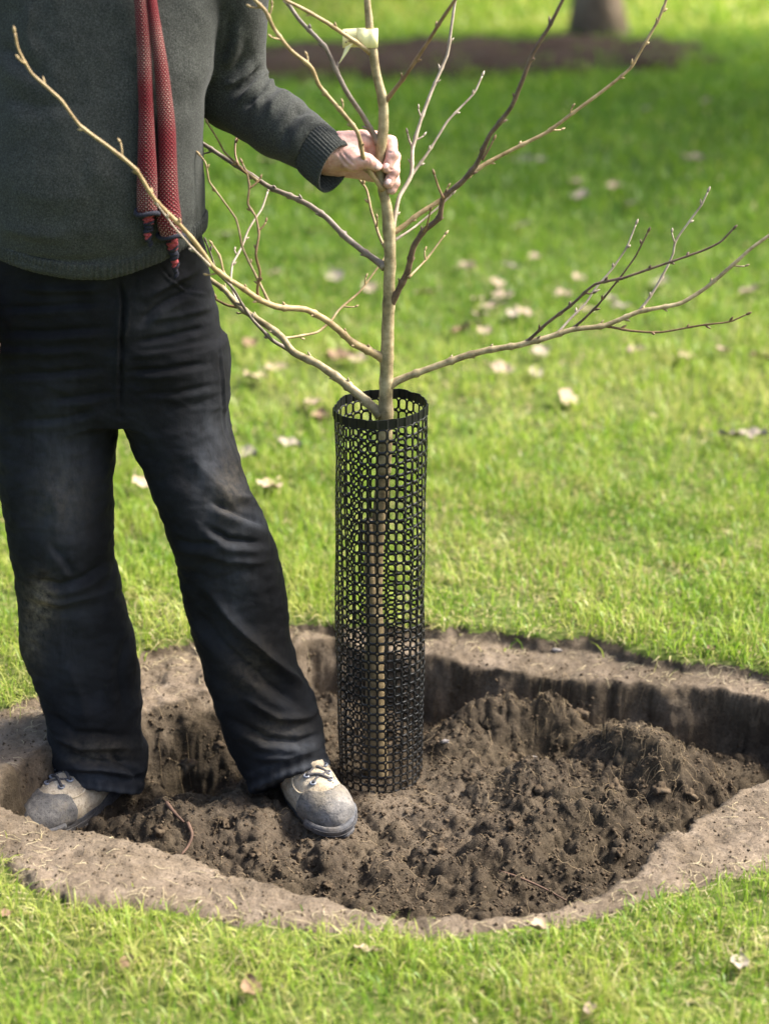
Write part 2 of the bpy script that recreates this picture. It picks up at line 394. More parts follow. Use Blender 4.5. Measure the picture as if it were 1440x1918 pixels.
def clumps(x, y, sc, dens, s):          # half-buried rounded clods as relief
    fx, fy = np.floor(x/sc), np.floor(y/sc); r = np.zeros(x.shape); z0 = np.zeros_like(fx)
    for i in (-1, 0, 1):
        for j in (-1, 0, 1):
            ax_, ay_ = fx+i, fy+j; cx = (ax_+.5+.45*_h(ax_, ay_, z0, s))*sc; cy = (ay_+.5+.45*_h(ax_, ay_, z0, s+1))*sc
            rad = sc*(.34+.28*_h(ax_, ay_, z0, s+2))*(_h(ax_, ay_, z0, s+3) < dens*2-1)
            d2 = (x-cx)**2+(y-cy)**2; r = np.maximum(r, np.sqrt(np.maximum(rad*rad-d2, 0))*.8)
    return r
def ground_z(x, y):
    jx = .012*fbm(x*9, y*9, o=3, s=3)+.0045*fbm(x*30, y*30, o=3, s=6); jy = .012*fbm(x*9+40, y*9, o=3, s=5)+.0045*fbm(x*30+9, y*30, o=3, s=7)
    dp = sdist(x+jx*.8, y+jy*.8, PIT); ds = sdist(x+jx*1.6, y+jy*1.6, SOIL)
    lawn = .012*fbm(x*1.1, y*1.1, o=3, s=11)*sstep(.05, .6, ds)+.004*fbm(x*14, y*14, o=2, s=12)
    lip = np.where(y > -.2, .027, .004-.012*sstep(-.1, -.4, x))
    rim = -lip-.007*fbm(x*7, y*7, o=4, s=21)+.0028*fbm(x*45, y*45, o=4, s=22)+.45*clumps(x, y, .010, .3, 231)-.003*sstep(.10, .02, np.abs(fbm(x*10, y*10, o=3, s=24)))+.012*np.abs(fbm(x*14, y*14, o=4, s=23))*sstep(.05, -.15, x)*sstep(0., .15, y)+.02*np.exp(-((x+.62)/.16)**2-((y-.0)/.2)**2)
    z = rim+(lawn-rim)*sstep(-.008, .022, ds)
    def g(cx, cy, h, sx, sy=None, rot=0.):
        sy = sy or sx; c, s = math.cos(rot), math.sin(rot); u, v = (x-cx)*c+(y-cy)*s, -(x-cx)*s+(y-cy)*c
        return h*np.exp(-(u/sx)**2-(v/sy)**2)
    fl = -.165+g(0, 0, .045, .17)+g(-.15, -.10, .02, .13)+g(-.30, -.16, .03, .12)+g(-.42, -.20, .045, .09)+g(-.18, -.32, .02, .16, .07)
    fl = fl+g(.24, .15, .090, .08, .045)+g(.35, .15, .115, .07, .042, -.2)+g(.46, .03, .100, .08, .05, -.6)+g(.55, -.05, .085, .07, .07)+g(.40, -.10, .065, .20, .14)+g(.60, .02, .03, .14, .10, -.35)
    fl = fl+g(.16, .12, .07, .08)+g(.28, -.05, .045, .09)+g(.30, -.28, .02, .2, .1)+g(.13, .02, .02, .06)-g(.27, .04, .03, .05)-g(-.37, .02, .09, .055, .04)+g(-.31, .09, .03, .04)+g(-.44, .09, .03, .05)-g(-.70, -.15, .02, .08)+g(-.18, .27, .07, .12)+g(-.33, .14, .07, .12, .08, .6)
    lum = np.abs(fbm(x*11, y*11, o=4, s=31)); fl = fl+.024*(lum-.3)+.007*fbm(x*30, y*30, o=3, s=32)+.0055*fbm(x*85, y*85, o=3, s=33)+.0035*np.abs(fbm(x*120+5, y*120, o=2, s=34))
    fl = fl+.010*sstep(.2, .9, fbm(x*16+3, y*16, o=3, s=35))
    wx, wy = x+.007*fbm(x*40, y*40, o=3, s=36), y+.007*fbm(x*40+7, y*40, o=3, s=37); loose = .25+.75*sstep(.1, .5, fbm(x*5, y*5, o=2, s=38)+.5*(x > .1))
    gran = loose*(.7*clumps(wx, wy, .050, .28, 201)+.75*clumps(wx, wy, .021, .4, 211))+.8*clumps(wx, wy, .011, .7, 221); fl = fl+gran*(.22+.62*np.maximum(sstep(.0, .25, x)*sstep(-.35, -.1, y), sstep(-.1, -.25, x)*sstep(-.1, .1, y)))
    tread = np.exp(-((x-0)/.13)**4-((y+.02)/.13)**4)
    fl = fl+(-.122+.006*fbm(x*30, y*30, o=3, s=41)-fl)*tread*.85
    for bx, by, bz, yaw in ((*BOOT_R, 22), (*BOOT_L, -28)):
        c, s = math.cos(R(yaw)), math.sin(R(yaw)); u, v = (x-bx)*s-(y-by)*c, (x-bx)*c+(y-by)*s
        m = np.exp(-(u/.17)**6-(v/.062)**6); fl = fl+(bz+.004-fl)*m*.95
    wallw = .05-.028*sstep(-.1, -.25, y)-.03*sstep(.05, .2, x)*sstep(-.05, .05, y)+.05*sstep(-.2, -.5, x)*sstep(.02, .12, y)*2.0
    t = sstep(0, 1, -dp/(wallw+.03*np.abs(fbm(x*12, y*12, o=3, s=51))))
    zz = z+(np.minimum(fl, -.02)-z)*t
    dry = sstep(-.012, .006, dp)*sstep(.03, -.01, ds)*(.85+.3*fbm(x*8, y*8, o=3, s=61))*(1-.2*sstep(.0, .2, y))
    dry = np.maximum(dry, .42*np.exp(-((x+.05)/.30)**2-((y+.14)/.16)**2)*sstep(0., .05, -dp))
    dry = np.maximum(dry, .45*sstep(-.45, -.62, x)*sstep(-.22, -.1, y)); dry = np.maximum(dry, .22*sstep(-.05, -.2, x)*sstep(.1, .2, y)*sstep(.02, 0, dp))
    dry = np.maximum(dry, (.42+.25*fbm(x*14, y*14, o=3, s=63))*sstep(-.055, -.03, dp)*sstep(.0, .02, -dp)*sstep(-.15, .0, y))
    return zz, np.clip(dry, 0, 1), ds, dp
def axis(a, b, h, g, lim):
    c = np.arange(a, b, h).tolist(); s, p = h, c[-1]
    while p < lim: s *= g; p += s; c.append(p)
    s, p = h, c[0]; neg = []
    while p > -lim: s *= g; p -= s; neg.append(p)
    return np.array(neg[::-1]+c)
gx, gy = axis(-.90, .98, .0044, 1.16, 260), axis(-.86, .58, .0044, 1.16, 260)
GX, GY = np.meshgrid(gx, gy, indexing='ij'); GZ, GD, DS, DP = ground_z(GX, GY)
nx, ny = GX.shape
def gz(x, y):                          # quick height look-up
    i = min(max(int(np.searchsorted(gx, x))-1, 0), nx-2); j = min(max(int(np.searchsorted(gy, y))-1, 0), ny-2)
    a, b = (x-gx[i])/(gx[i+1]-gx[i]), (y-gy[j])/(gy[j+1]-gy[j])
    return float((GZ[i, j]*(1-a)+GZ[i+1, j]*a)*(1-b)+(GZ[i, j+1]*(1-a)+GZ[i+1, j+1]*a)*b)
idx = np.arange(nx*ny).reshape(nx, ny)
F = np.stack([idx[:-1, :-1], idx[1:, :-1], idx[1:, 1:], idx[:-1, 1:]], -1).reshape(-1, 4)
gxs, gys = np.gradient(GZ, gx, axis=0), np.gradient(GZ, gy, axis=1); slope = np.hypot(gxs, gys)+1e-9; wst_ = sstep(.5, 1.4, slope)*(DS < .06)
d3 = .007*fbm(GX*26, GY*26, GZ*34, o=3, s=301)+.004*np.abs(fbm(GX*70, GY*70, GZ*90, o=2, s=303))     # crumbled faces on the steep walls
V = np.stack([GX-gxs/slope*d3*wst_, GY-gys/slope*d3*wst_, GZ+.003*fbm(GX*60, GY*60, GZ*80, o=2, s=305)*wst_], -1).reshape(-1, 3)
cds = DS.ravel()[F].mean(1)
def sub(mask):
    f = F[mask]; u, inv = np.unique(f, return_inverse=True); return V[u], inv.reshape(-1, 4), u
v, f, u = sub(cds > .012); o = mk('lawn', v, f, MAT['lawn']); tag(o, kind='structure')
v, f, u = sub(cds <= .012); o = mk('soil_pit', v, f, MAT['soil'], attrs={'dry': GD.ravel()[u]}); tag(o, kind='structure')

# ---------------------------------------------------------------- grass blades
def blades(x, y, z, L, wd, tone, dead):
    n = len(x); a = rng.uniform(0, 2*np.pi, n); d = np.stack([np.cos(a), np.sin(a)], 1)
    lean = rng.beta(1.7, 1.5, n)*(1.0+.25*fbm(x*5, y*5, o=2, s=87)); lean[dead] = rng.uniform(.9, 2.0, dead.sum()); tw = a+np.pi/2+rng.normal(0, .6, n); s = np.stack([np.cos(tw), np.sin(tw)], 1)*wd[:, None]*.5
    o_ = np.zeros((n, 7, 3)); hg = np.zeros((n, 7)); c = np.stack([x, y, z-.004], 1); ang = np.pi/2-lean*.55; turn = rng.normal(0, .35, n); da = a.copy()
    for k, ww in enumerate((1, .95, .7, 0)):
        if k < 3:
            o_[:, 2*k] = c; o_[:, 2*k+1] = c; o_[:, 2*k, :2] -= s*ww; o_[:, 2*k+1, :2] += s*ww; hg[:, 2*k:2*k+2] = k/3
        else: o_[:, 6] = c; hg[:, 6] = 1
        c = c+np.stack([np.cos(da)*np.cos(ang), np.sin(da)*np.cos(ang), np.sin(ang)], 1)*(L/3)[:, None]
        ang = np.maximum(ang-lean*.85, -.35); da = da+turn
    b = np.arange(n)[:, None]*7
    T = np.concatenate([b+np.array(t) for t in ((0, 1, 3), (0, 3, 2), (2, 3, 5), (2, 5, 4), (4, 5, 6))])
    return o_.reshape(-1, 3), T, np.repeat(tone, 7), hg.ravel()
def scatter(y0, y1, dens, marg, L0, L1, wd0, wd1, soilcheck=True):
    hw = lambda yy: (yy-CAM[1])*.225+marg
    wmax = hw(y1); n = int(dens*(y1-y0)*2*wmax); x = rng.uniform(-wmax, wmax, n); y = rng.uniform(y0, y1, n)
    k = np.abs(x) < hw(y); x, y = x[k], y[k]
    if soilcheck:
        z, _, ds, _ = ground_z(x, y); patch = fbm(x*6, y*6, o=3, s=71)
        thin = sstep(-.35, .25, fbm(x*13, y*13, o=3, s=88)+.5*fbm(x*3.3, y*3.3, o=2, s=89)); k = (rng.random(len(x)) < .45+.55*thin) & (ds > .004+.012*rng.random(len(x))) & (patch > -1.1+.5*rng.random(len(x))) | ((ds > -.05) & (rng.random(len(x)) < .012))
        x, y, z = x[k], y[k], z[k]; ds_ = ds[k]
    else: z = .012*fbm(x*1.1, y*1.1, o=3, s=11); ds_ = np.ones(len(x))
    n = len(x); clump = fbm(x*9, y*9, o=2, s=81); big = fbm(x*.9, y*.9, o=2, s=82)
    L = rng.uniform(L0, L1, n)*(1+.35*clump); wd = rng.uniform(wd0, wd1, n)
    nearness = sstep(1.2, 5.0, y)
    L *= np.where(y > 0, .8, .45)+np.where(y > 0, .2, .55)*sstep(0, .07, ds_); tone = np.clip(.63-.36*nearness+.16*rng.normal(size=n)+.19*clump+.15*big+.26*sstep(10.6, 11.8, y), 0, .84)  # last tone term paints sunlight on the blades beyond the bed
    dead = rng.random(n) < (.30-.25*nearness)*(1+.8*fbm(x*4, y*4, o=2, s=83)); tone[dead] = rng.uniform(.85, 1, dead.sum()); L[dead] *= .9
    return blades(x, y, z, L, wd, tone, dead)
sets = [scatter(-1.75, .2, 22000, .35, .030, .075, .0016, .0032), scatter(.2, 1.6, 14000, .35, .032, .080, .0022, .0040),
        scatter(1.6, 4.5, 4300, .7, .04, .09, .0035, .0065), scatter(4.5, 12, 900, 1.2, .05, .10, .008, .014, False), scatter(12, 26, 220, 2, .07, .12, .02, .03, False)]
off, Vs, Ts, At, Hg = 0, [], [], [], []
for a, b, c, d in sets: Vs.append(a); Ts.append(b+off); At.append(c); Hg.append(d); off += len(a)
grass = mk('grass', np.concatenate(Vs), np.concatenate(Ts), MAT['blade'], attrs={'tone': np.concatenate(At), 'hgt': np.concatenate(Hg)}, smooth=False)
tag(grass, 'green and straw coloured grass blades covering the lawn', 'grass', kind='stuff')
del Vs, Ts, At, Hg, sets

# ---------------------------------------------------------------- soil crumbs and roots
def ico():
    import bmesh
    bm = bmesh.new(); bmesh.ops.create_icosphere(bm, subdivisions=1, radius=1); v = np.array([p.co[:] for p in bm.verts]); f = np.array([[q.index for q in t.verts] for t in bm.faces]); bm.free(); return v, f
IV, IF = ico()
def crumbs(n, inside, smin_, smax):
    x = rng.uniform(-.8, 1.0, n*3); y = rng.uniform(-.8, .5, n*3); z, _, ds, dp = ground_z(x, y)
    k = (dp < -.01) if inside else ((dp > 0) & (ds < .01)); x, y, z = x[k][:n], y[k][:n], z[k][:n]; n = len(x)
    s = smin_+(smax-smin_)*rng.random(n)**5
    V = IV[None]*(1+.45*rng.uniform(-1, 1, (n, len(IV), 1)))*s[:, None, None]*rng.uniform(.7, 1.25, (n, 1, 3))+np.stack([x, y, z+s*.25], 1)[:, None]
    return V.reshape(-1, 3), (IF[None]+np.arange(n)[:, None, None]*len(IV)).reshape(-1, 3)
a, fa = crumbs(34000, True, .0007, .0040); b, fb = crumbs(5000, False, .0007, .0032)
tag(mk('soil_crumbs', np.concatenate([a, b]), np.concatenate([fa, fb+len(a)]), MAT['crumb'], smooth=False), 'loose crumbs of brown soil scattered over the planting pit', 'soil', kind='stuff')
parts = []
def strand(x, y, L, r, up=.3):
    a = random.uniform(0, 6.28); n = 6; P = []; px_, py_ = x, y
    for i in range(n):
        z = gz(px_, py_); P.append((px_, py_, z+.001+up*L*math.sin(i/(n-1)*2.6)*.5)); a += random.uniform(-.7, .7); px_ += math.cos(a)*L/n; py_ += math.sin(a)*L/n
    return sweep(catmull(P, 8), np.linspace(r, r*.4, 8), 3, caps=False)
tufts = [(.36, .17, .06), (.48, .04, .07), (.57, -.04, .07), (.25, .17, .07), (.45, -.1, .1)]
for i in range(900):
    if i < 480: c = random.choice(tufts); x, y = random.gauss(c[0], c[2]), random.gauss(c[1], c[2]); parts.append(strand(x, y, random.uniform(.015, .045), .00045, .6))
    else: x, y = random.uniform(-.55, .65), random.uniform(-.6, .25); parts.append(strand(x, y, random.uniform(.015, .06), .0005, .25))
v, f = merge(parts); tag(mk('root_fibres', v, f, MAT['root']), 'fine pale root fibres sticking out of the loose soil', 'roots', kind='stuff')
parts = []
while len(parts) < 700:                 # dry straw and clippings on the bare rim
    x, y = random.uniform(-.85, .9), random.uniform(-.8, .5); i, j = int(np.searchsorted(gx, x)), int(np.searchsorted(gy, y))
    if DP[i, j] > 0 and DS[i, j] < .02 and (random.random() < .25 or DS[i, j] > -.05): parts.append(strand(x, y, random.uniform(.012, .045), .0007, .12))
v, f = merge(parts); tag(mk('dry_straw', v, f, MAT['straw']), 'dry straw coloured grass clippings strewn on the bare soil rim', 'straw', kind='stuff')
def onground(px, py, it=12):
    z = -.1
    for _ in range(it): p = G(px, py, z); z = .5*z+.5*gz(p[0], p[1])
    return G(px, py, z)
for pts, r, lab in (([(312, 1508), (330, 1530), (345, 1545)], .0045, 'short reddish root piece lying on the soil between the boots'),
                    ([(352, 1545), (360, 1570), (352, 1590), (340, 1605)], .004, 'dark bent root sticking out at the pit edge between the boots'),
                    ([(935, 1635), (980, 1650), (1020, 1668), (1060, 1690)], .0028, 'long thin brown root lying on the soil by the front pit edge')):
    P = [onground(a, b)+[0, 0, r*1.2] for a, b in pts]; v, f = sweep(catmull(P, 14), np.linspace(r, r*.5, 14), 6)
    tag(mk('root', v, f, MAT['root_red'], origin=P[0]), lab, 'root')
def blob(s, rough=.35, seed=0, sq=(1, 1, .8)):
    import bmesh
    bm = bmesh.new(); bmesh.ops.create_icosphere(bm, subdivisions=3, radius=1); V = np.array([p.co[:] for p in bm.verts]); Fq = [[q.index for q in t.verts] for t in bm.faces]; bm.free()
    d = 1+rough*fbm(V[:, 0]*1.6, V[:, 1]*1.6, V[:, 2]*1.6, o=4, s=seed)
    return V*d[:, None]*np.array(sq)*s, Fq
clods = [(975, 1313, .017), (1012, 1340, .013), (613, 1658, .010), (955, 1420, .014), (1085, 1340, .018), (905, 1335, .012), (1150, 1475, .016), (1235, 1480, .015), (880, 1455, .016), (790, 1478, .009), (960, 1545, .012), (1010, 1480, .012), (560, 1610, .012), (480, 1600, .014), (300, 1555, .015), (410, 1400, .014), (350, 1435, .017), (690, 1625, .01), (820, 1590, .012), (1160, 1600, .013), (1290, 1490, .014), (420, 1545, .013)]
for i, (a, b, s) in enumerate(clods):
    p = onground(a, b); v, f = blob(s, .75, i*3+1); o = mk('soil_clod', v, f, MAT['crumb']); o.location = p+[0, 0, s*.15]; o.scale = (.8, .8, .8)
    tag(o, 'dark brown clod of soil '+('on the loose soil mound under the far pit wall' if b < 1350 else 'on the loose soil between the two boots' if a < 600 else 'near the front edge of the pit' if b > 1540 else 'on the right hand soil mound' if a > 1100 else 'on the loose soil beside the mesh guard').replace('right hand', 'largest'), 'soil clod', 'soil clods in the pit')
for a, b, s, lab in ((833, 1392, .009, 'small pale stone lying in the soil close beside the mesh guard'), (996, 1424, .010, 'small pale stone in the hollow between the loose soil mounds'), (1043, 1222, .011, 'flat grey stone on the pale soil ledge at the lawn edge')):
    p = onground(a, b); v, f = blob(s*.75, .6, int(a), (1.2, .5, .6)); o = mk('stone', v, f, MAT['stone']); o.location = p+[0, 0, s*.4]; tag(o, lab, 'stone')

# ---------------------------------------------------------------- fallen leaves
def leaf_mesh(L, curl, seed):
    n, m = 9, 5; t = np.linspace(0, 1, n); wdt = .34*L*np.sin(np.pi*t**.8)**.8*(1+.15*np.sin(t*23+seed))
    P = []
    for i in range(n):
        for j in range(m):
            s = (j/(m-1)-.5)*2; P.append(((t[i]-.5)*L, s*wdt[i], curl*L*(s*s*.35+.5*(t[i]-.5)**2)+.004*math.sin(seed+i*1.7+j)))
    Fq = [[i*m+j, (i+1)*m+j, (i+1)*m+j+1, i*m+j+1] for i in range(n-1) for j in range(m-1)]
    st = sweep([(-.5*L, 0, .002), (-.62*L, .01*L, .006), (-.75*L, .05*L, .012)], .0012, 4)
    return merge([(np.array(P), Fq), st])
leafm = []
for i, mt in enumerate(['leaf_dry', 'leaf_brown', 'leaf_grey', 'leaf_dry']):
    v, f = leaf_mesh(.060, (.2, .4, .3, .6)[i], i*2.1); leafm.append(mesh_from('fallen_leaf', v, f, MAT[mt]))
    mod = None
near_leaves = [(685, 1778, 0, 1.0, 'small curled pale leaf in the grass before the pit'), (1010, 1738, 3, 1.1, 'torn pale dry leaf on the front edge of the pit'), (10, 1712, 1, .7, 'small brown leaf in the grass beside the bare soil'), (1105, 1890, 0, .8, 'tan leaf sunk among straw coloured grass blades'), (1385, 1805, 2, 1.1, 'greyish leaf half hidden in the grass near the bare soil corner'), (470, 1850, 1, 1.2, 'long brown leaf lying flat among the grass'), (245, 1805, 1, 1.0, 'dark brown leaf sunk in a thin patch of grass'), (1330, 1215, 1, .7, 'small brown leaf at the turf edge behind the pit')]
def put_leaf(a, b, k, s, lab, grp=None):
    o = bpy.data.objects.new('fallen_leaf', leafm[k]); col.objects.link(o); p = G(a, b, .03)
    if grp is None:
        z = gz(p[0], p[1]); p = G(a, b, z+.020); s = s*.62
    o.location = p; o.rotation_euler = (random.uniform(-.3, .3)+.12, random.uniform(-.25, .25), random.uniform(0, 6.28)); o.scale = (s, s, s); tag(o, lab, 'leaf', grp)
for a in near_leaves: put_leaf(*a)
mid = [(520, 510), (632, 520), (690, 540), (640, 668), (668, 672), (590, 753), (600, 780), (545, 832), (505, 910), (470, 645), (520, 690), (480, 705), (898, 560), (912, 575), (945, 553), (960, 590), (985, 585), (905, 590), (930, 568), (870, 500), (795, 548), (878, 498), (1000, 480), (1160, 575), (1050, 550), (1240, 530), (1190, 655), (1285, 667), (1015, 658), (1355, 655), (1420, 670), (430, 440), (500, 300), (600, 300), (590, 432), (980, 300), (1010, 300), (1080, 340), (1090, 368), (975, 423), (1150, 350), (1180, 385), (1000, 700), (905, 620), (1400, 545), (1300, 295), (1210, 205), (1320, 190), (1410, 815), (1060, 745), (1365, 815), (940, 690), (935, 530), (270, 905), (460, 850), (1145, 560), (1100, 580), (860, 620), (1080, 520), (960, 500)]
def zone(a, b):
    if b < 440: return 'on the shaded lawn before the mulch bed' if a > 720 else 'on the far lawn behind the outstretched sleeve'
    if a < 720: return 'on the lawn between the person and the young tree' if b < 720 else 'in the grass beside the mesh guard rim'
    if b < 600: return 'in the leaf drift behind the long low branch'
    return 'on the sunny lawn beneath the long low branch'
for i, (a, b) in enumerate(mid):
    k = random.choice([0, 0, 2, 2, 1 if b > 600 else 0]); put_leaf(a+random.uniform(-4, 4), b, k, random.uniform(1.0, 1.6)*(1.0 if b > 420 else 1.2), {0: 'pale tan', 1: 'brown', 2: 'greyish beige'}[k]+' fallen leaf lying '+zone(a, b), 'leaves scattered on the lawn')

# ---------------------------------------------------------------- mulch bed and park trees behind
bed = [tuple(G(a, b, 0.)[:2]) for a, b in ((380, 108), (480, 95), (600, 88), (800, 84), (1000, 80), (1100, 74), (1220, 82), (1310, 96), (1345, 108), (1330, 120), (1260, 133), (1100, 139), (900, 148), (700, 152), (520, 160), (400, 150))]
bx = np.linspace(-4, 4, 120); by = np.linspace(6.5, 12.5, 90); BX, BY = np.meshgrid(bx, by, indexing='ij'); bd_ = sdist(BX+.12*fbm(BX*3, BY*3, s=91), BY+.12*fbm(BX*3+9, BY*3, s=92), bed)
bz = .012*fbm(BX*1.1, BY*1.1, o=3, s=11)+np.where(bd_ < 0, .04*sstep(0, .4, -bd_)+.03+.03*fbm(BX*6, BY*6, s=93), -.03)
bi = np.arange(bx.size*by.size).reshape(bx.size, by.size); bf = np.stack([bi[:-1, :-1], bi[1:, :-1], bi[1:, 1:], bi[:-1, 1:]], -1).reshape(-1, 4)
bf = bf[(bd_.ravel()[bf] < .05).any(1)]; uq, inv = np.unique(bf, return_inverse=True)
tag(mk('mulch_bed', np.stack([BX, BY, bz], -1).reshape(-1, 3)[uq], inv.reshape(-1, 4), MAT['mulch']), kind='structure')
def park_tree(loc, r, H, crown_r, crown_h, leaves, lab, seed, flare=1.35, leaf=.12):
    rg = np.random.default_rng(seed); t = empty('park_tree', loc); L = np.array(loc)
    n = 22; z = np.linspace(0, H, n); C = L+np.stack([.12*np.sin(z*.5+seed), .1*np.cos(z*.6), z-.05], 1)
    V, Fq = sweep(C, r*(1-.55*z/H)*(1+(flare-1)*np.exp(-z/.12)), 20)
    ang = np.arctan2(V[:, 1]-loc[1], V[:, 0]-loc[0]); V = V.copy(); V[:, :2] += (V[:, :2]-np.array(loc[:2]))*(.06*np.sin(ang*5+V[:, 2])+.03*np.sin(ang*11))[:, None]
    mk('trunk', V, Fq, MAT['b_big'], t)
    cen = L+np.array([0, 0, crown_h]); LV, LF = [], []
    tips = []
    for i in range(9):
        a = rg.uniform(0, 6.28); e = rg.uniform(.1, .9); tip = cen+crown_r*np.array([math.cos(a)*e, math.sin(a)*e, rg.uniform(-.35, .6)]); tips.append(tip); s = C[int(n*rg.uniform(.55, .95))]
        v, f = sweep(catmull([s, (s+tip)/2+[0, 0, .15*crown_r], tip], 10), np.linspace(r*.3, r*.05, 10), 7); mk('branch', v, f, MAT['b_big'], t)
    cl = cen+rg.normal(size=(60, 3))*np.array([.48, .48, .30])*crown_r
    k = rg.integers(0, 60, leaves); P = cl[k]+rg.normal(size=(leaves, 3))*.16*crown_r
    A = rg.normal(size=(leaves, 3)); A /= np.linalg.norm(A, axis=1)[:, None]; B = np.cross(A, rg.normal(size=(leaves, 3))); B /= np.linalg.norm(B, axis=1)[:, None]
    Q = np.stack([P-A*leaf, P+B*leaf*.5, P+A*leaf, P-B*leaf*.5], 1).reshape(-1, 3)
    mk('crown', Q, np.arange(leaves*4).reshape(-1, 4), MAT['canopy'], t, smooth=False)
    tag(t, lab, 'tree'); return t
tb = G(1118, 74, 0.0); park_tree(tuple(tb), .185, 6.5, 2.4, 6.2, 5000, 'thick grey park tree trunk rising from the mulch bed', 3)
park_tree((7.4, 8.6, 0), .22, 6.5, 3.3, 6.0, 5600, 'leafy park tree shading the lawn beside the mulch bed', 5)
tb2 = G(790, -6, 0.0); park_tree(tuple(tb2), .16, 6.0, 3.4, 5.0, 6000, 'distant slim tree beyond the mulch bed', 12)
for px_, lab, s in ((560, 'low dark green shrub on the far lawn beyond the bed', .8), (1400, 'dark green shrub far behind the thick park tree', 1.1), (250, 'broad dark shrub at the far lawn edge behind the person', 1.5)):
    p = G(px_, -95, 0.0); rg = np.random.default_rng(px_); t = empty('shrub', tuple(p)); n = 2600
    P = p+np.array([0, 0, .7*s])+rg.normal(size=(n, 3))*np.array([.55, .45, .36])*s; P[:, 2] = np.abs(P[:, 2])
    A = rg.normal(size=(n, 3)); A /= np.linalg.norm(A, axis=1)[:, None]; B = np.cross(A, rg.normal(size=(n, 3)))
    mk('foliage', np.stack([P-A*.07, P+B*.035, P+A*.07, P-B*.035], 1).reshape(-1, 3), np.arange(n*4).reshape(-1, 4), MAT['canopy'], t, smooth=False)
    for i in range(4):
        e = p+np.array([rg.normal()*.3*s, rg.normal()*.3*s, .8*s]); v, f = sweep(catmull([p+[0, 0, -.05], (p+e)/2+[.05, 0, .1], e], 8), np.linspace(.03, .01, 8), 6); mk('stem', v, f, MAT['b_big'], t)
    tag(t, lab, 'shrub')
# ---------------------------------------------------------------- young tree
tree = empty('young_tree', (0, 0, -.125))
tag(tree, 'bare young tree with thin side branches standing in the black mesh guard', 'tree')
def bud(P, d, L, r):
    d = d/np.linalg.norm(d); C = P+np.outer(np.array([0, .2, .5, .8, 1.0]), d)*L
    return sweep(C, np.array([.55, .95, 1.0, .6, .12])*r, 6)
def branch(name, pts, w0, w1, ys, mat, parent, buds=True, seed=0, k=9, tipbud=True, spurs=1.0):
    rg = np.random.default_rng(seed+len(pts)*13+int(pts[-1][0])); pts = np.array(pts, float)
    s = np.r_[0, np.cumsum(np.hypot(*np.diff(pts, axis=0).T))]; s /= s[-1]
    Y = np.interp(s, np.linspace(0, 1, len(ys)), ys)
    P = W(pts[:, 0], pts[:, 1], Y); Ls = np.sum(np.linalg.norm(np.diff(P, axis=0), axis=1))
    n = max(12, int(Ls/.006)); t = np.linspace(0, 1, n); sl = np.r_[0, np.cumsum(np.linalg.norm(np.diff(P, axis=0), axis=1))]
    C = .45*catmull(P, n)+.55*np.stack([np.interp(t*sl[-1], sl, P[:, i_]) for i_ in range(3)], 1)
    C = C+.0006*np.stack([fbm(t*Ls*22, t*0+i+seed, o=2, s=i+seed) for i in range(3)], 1)*sstep(0, .1, t)[:, None]
    r = (w0+(w1-w0)*t**.8)*.5*pxm(C); r = r*(1+.05*fbm(t*Ls*50, t*0, o=2, s=seed+5))
    r = r*(1+.55*np.exp(-t*Ls/.010))                   # swollen collar at the base
    nodes = []
    if buds:
        a = rg.uniform(.03, .06); side = rg.choice([-1, 1])
        while a < Ls-.01:
            nodes.append((a/Ls, side)); side = -side; a += rg.uniform(.018, .040)+rg.exponential(.022)
    for tn, _ in nodes: r = r*(1+.34*np.exp(-((t-tn)*Ls/.0032)**2))
    parts = [sweep(C, r, k)]
    T, N, B = frames(C)
    for tn, sd_ in nodes:
        i = min(int(tn*(n-1)), n-2); ang = rg.uniform(-.9, .9)
        o_ = (B[i]*sd_*math.cos(ang)+N[i]*math.sin(ang)); o_ = o_+np.array([0, 0, .35]); o_ /= np.linalg.norm(o_)
        if rg.random() < .16*spurs:                     # a short spur with a bud on it
            L = rg.uniform(.012, .024); e = C[i]+(o_*.8+T[i]*.5)*L
            parts.append(sweep(catmull([C[i], (C[i]+e)/2+o_*.002, e], 5), np.linspace(.0019, .0014, 5), 5)); parts.append(bud(e, o_*.4+T[i], .009, .0022))
        else: parts.append(bud(C[i]+o_*r[i]*.6, o_*.75+T[i]*.8, rg.uniform(.007, .013), rg.uniform(.0018, .0028)))
    if tipbud: parts.append(bud(C[-1], T[-1], .011, .0026))
    v, f = merge(parts); return mk(name, v, f, MAT[mat], parent)
tr_px = [(684, -260), (684, -120), (688, 0), (693, 50), (697, 97), (707, 143), (715, 187), (718, 233), (713, 277), (710, 307), (715, 350), (722, 383), (729, 433), (729, 483), (728, 533), (727, 575), (724, 658), (723, 719), (722, 779), (720, 830), (717, 890), (712, 950), (706, 1010), (702, 1080), (701, 1180), (703, 1290), (706, 1400), (708, 1470)]
tr_w = [9, 11, 13, 15, 16, 17, 18, 20, 20, 18, 17, 20, 23, 22.5, 22, 23, 25, 25.5, 27, 28, 28, 28, 29, 31, 33, 35, 39, 46]
P = W([p[0] for p in tr_px], [p[1] for p in tr_px], np.zeros(len(tr_px)))
Cx = catmull(np.c_[P, tr_w], 260)[::-1]; C = Cx[:, :3]; wr = Cx[:, 3]
t = np.linspace(0, 1, 260); rr = wr*.5*pxm(C)*(1+.03*fbm(t*60, t*0, o=3, s=2))
for py_ in (97, 187, 265, 355, 433, 497, 572, 670, 715, 772):   # collars at the branch nodes
    zc = W(715, py_, 0)[2]; rr = rr*(1+.12*np.exp(-((C[:, 2]-zc)/.008)**2))
C[:, 0] += .0012*fbm(t*45, t*0, o=2, s=9)
m = C[:, 2] < W(715, 880, 0)[2]
kk = np.nonzero(~m)[0][0]
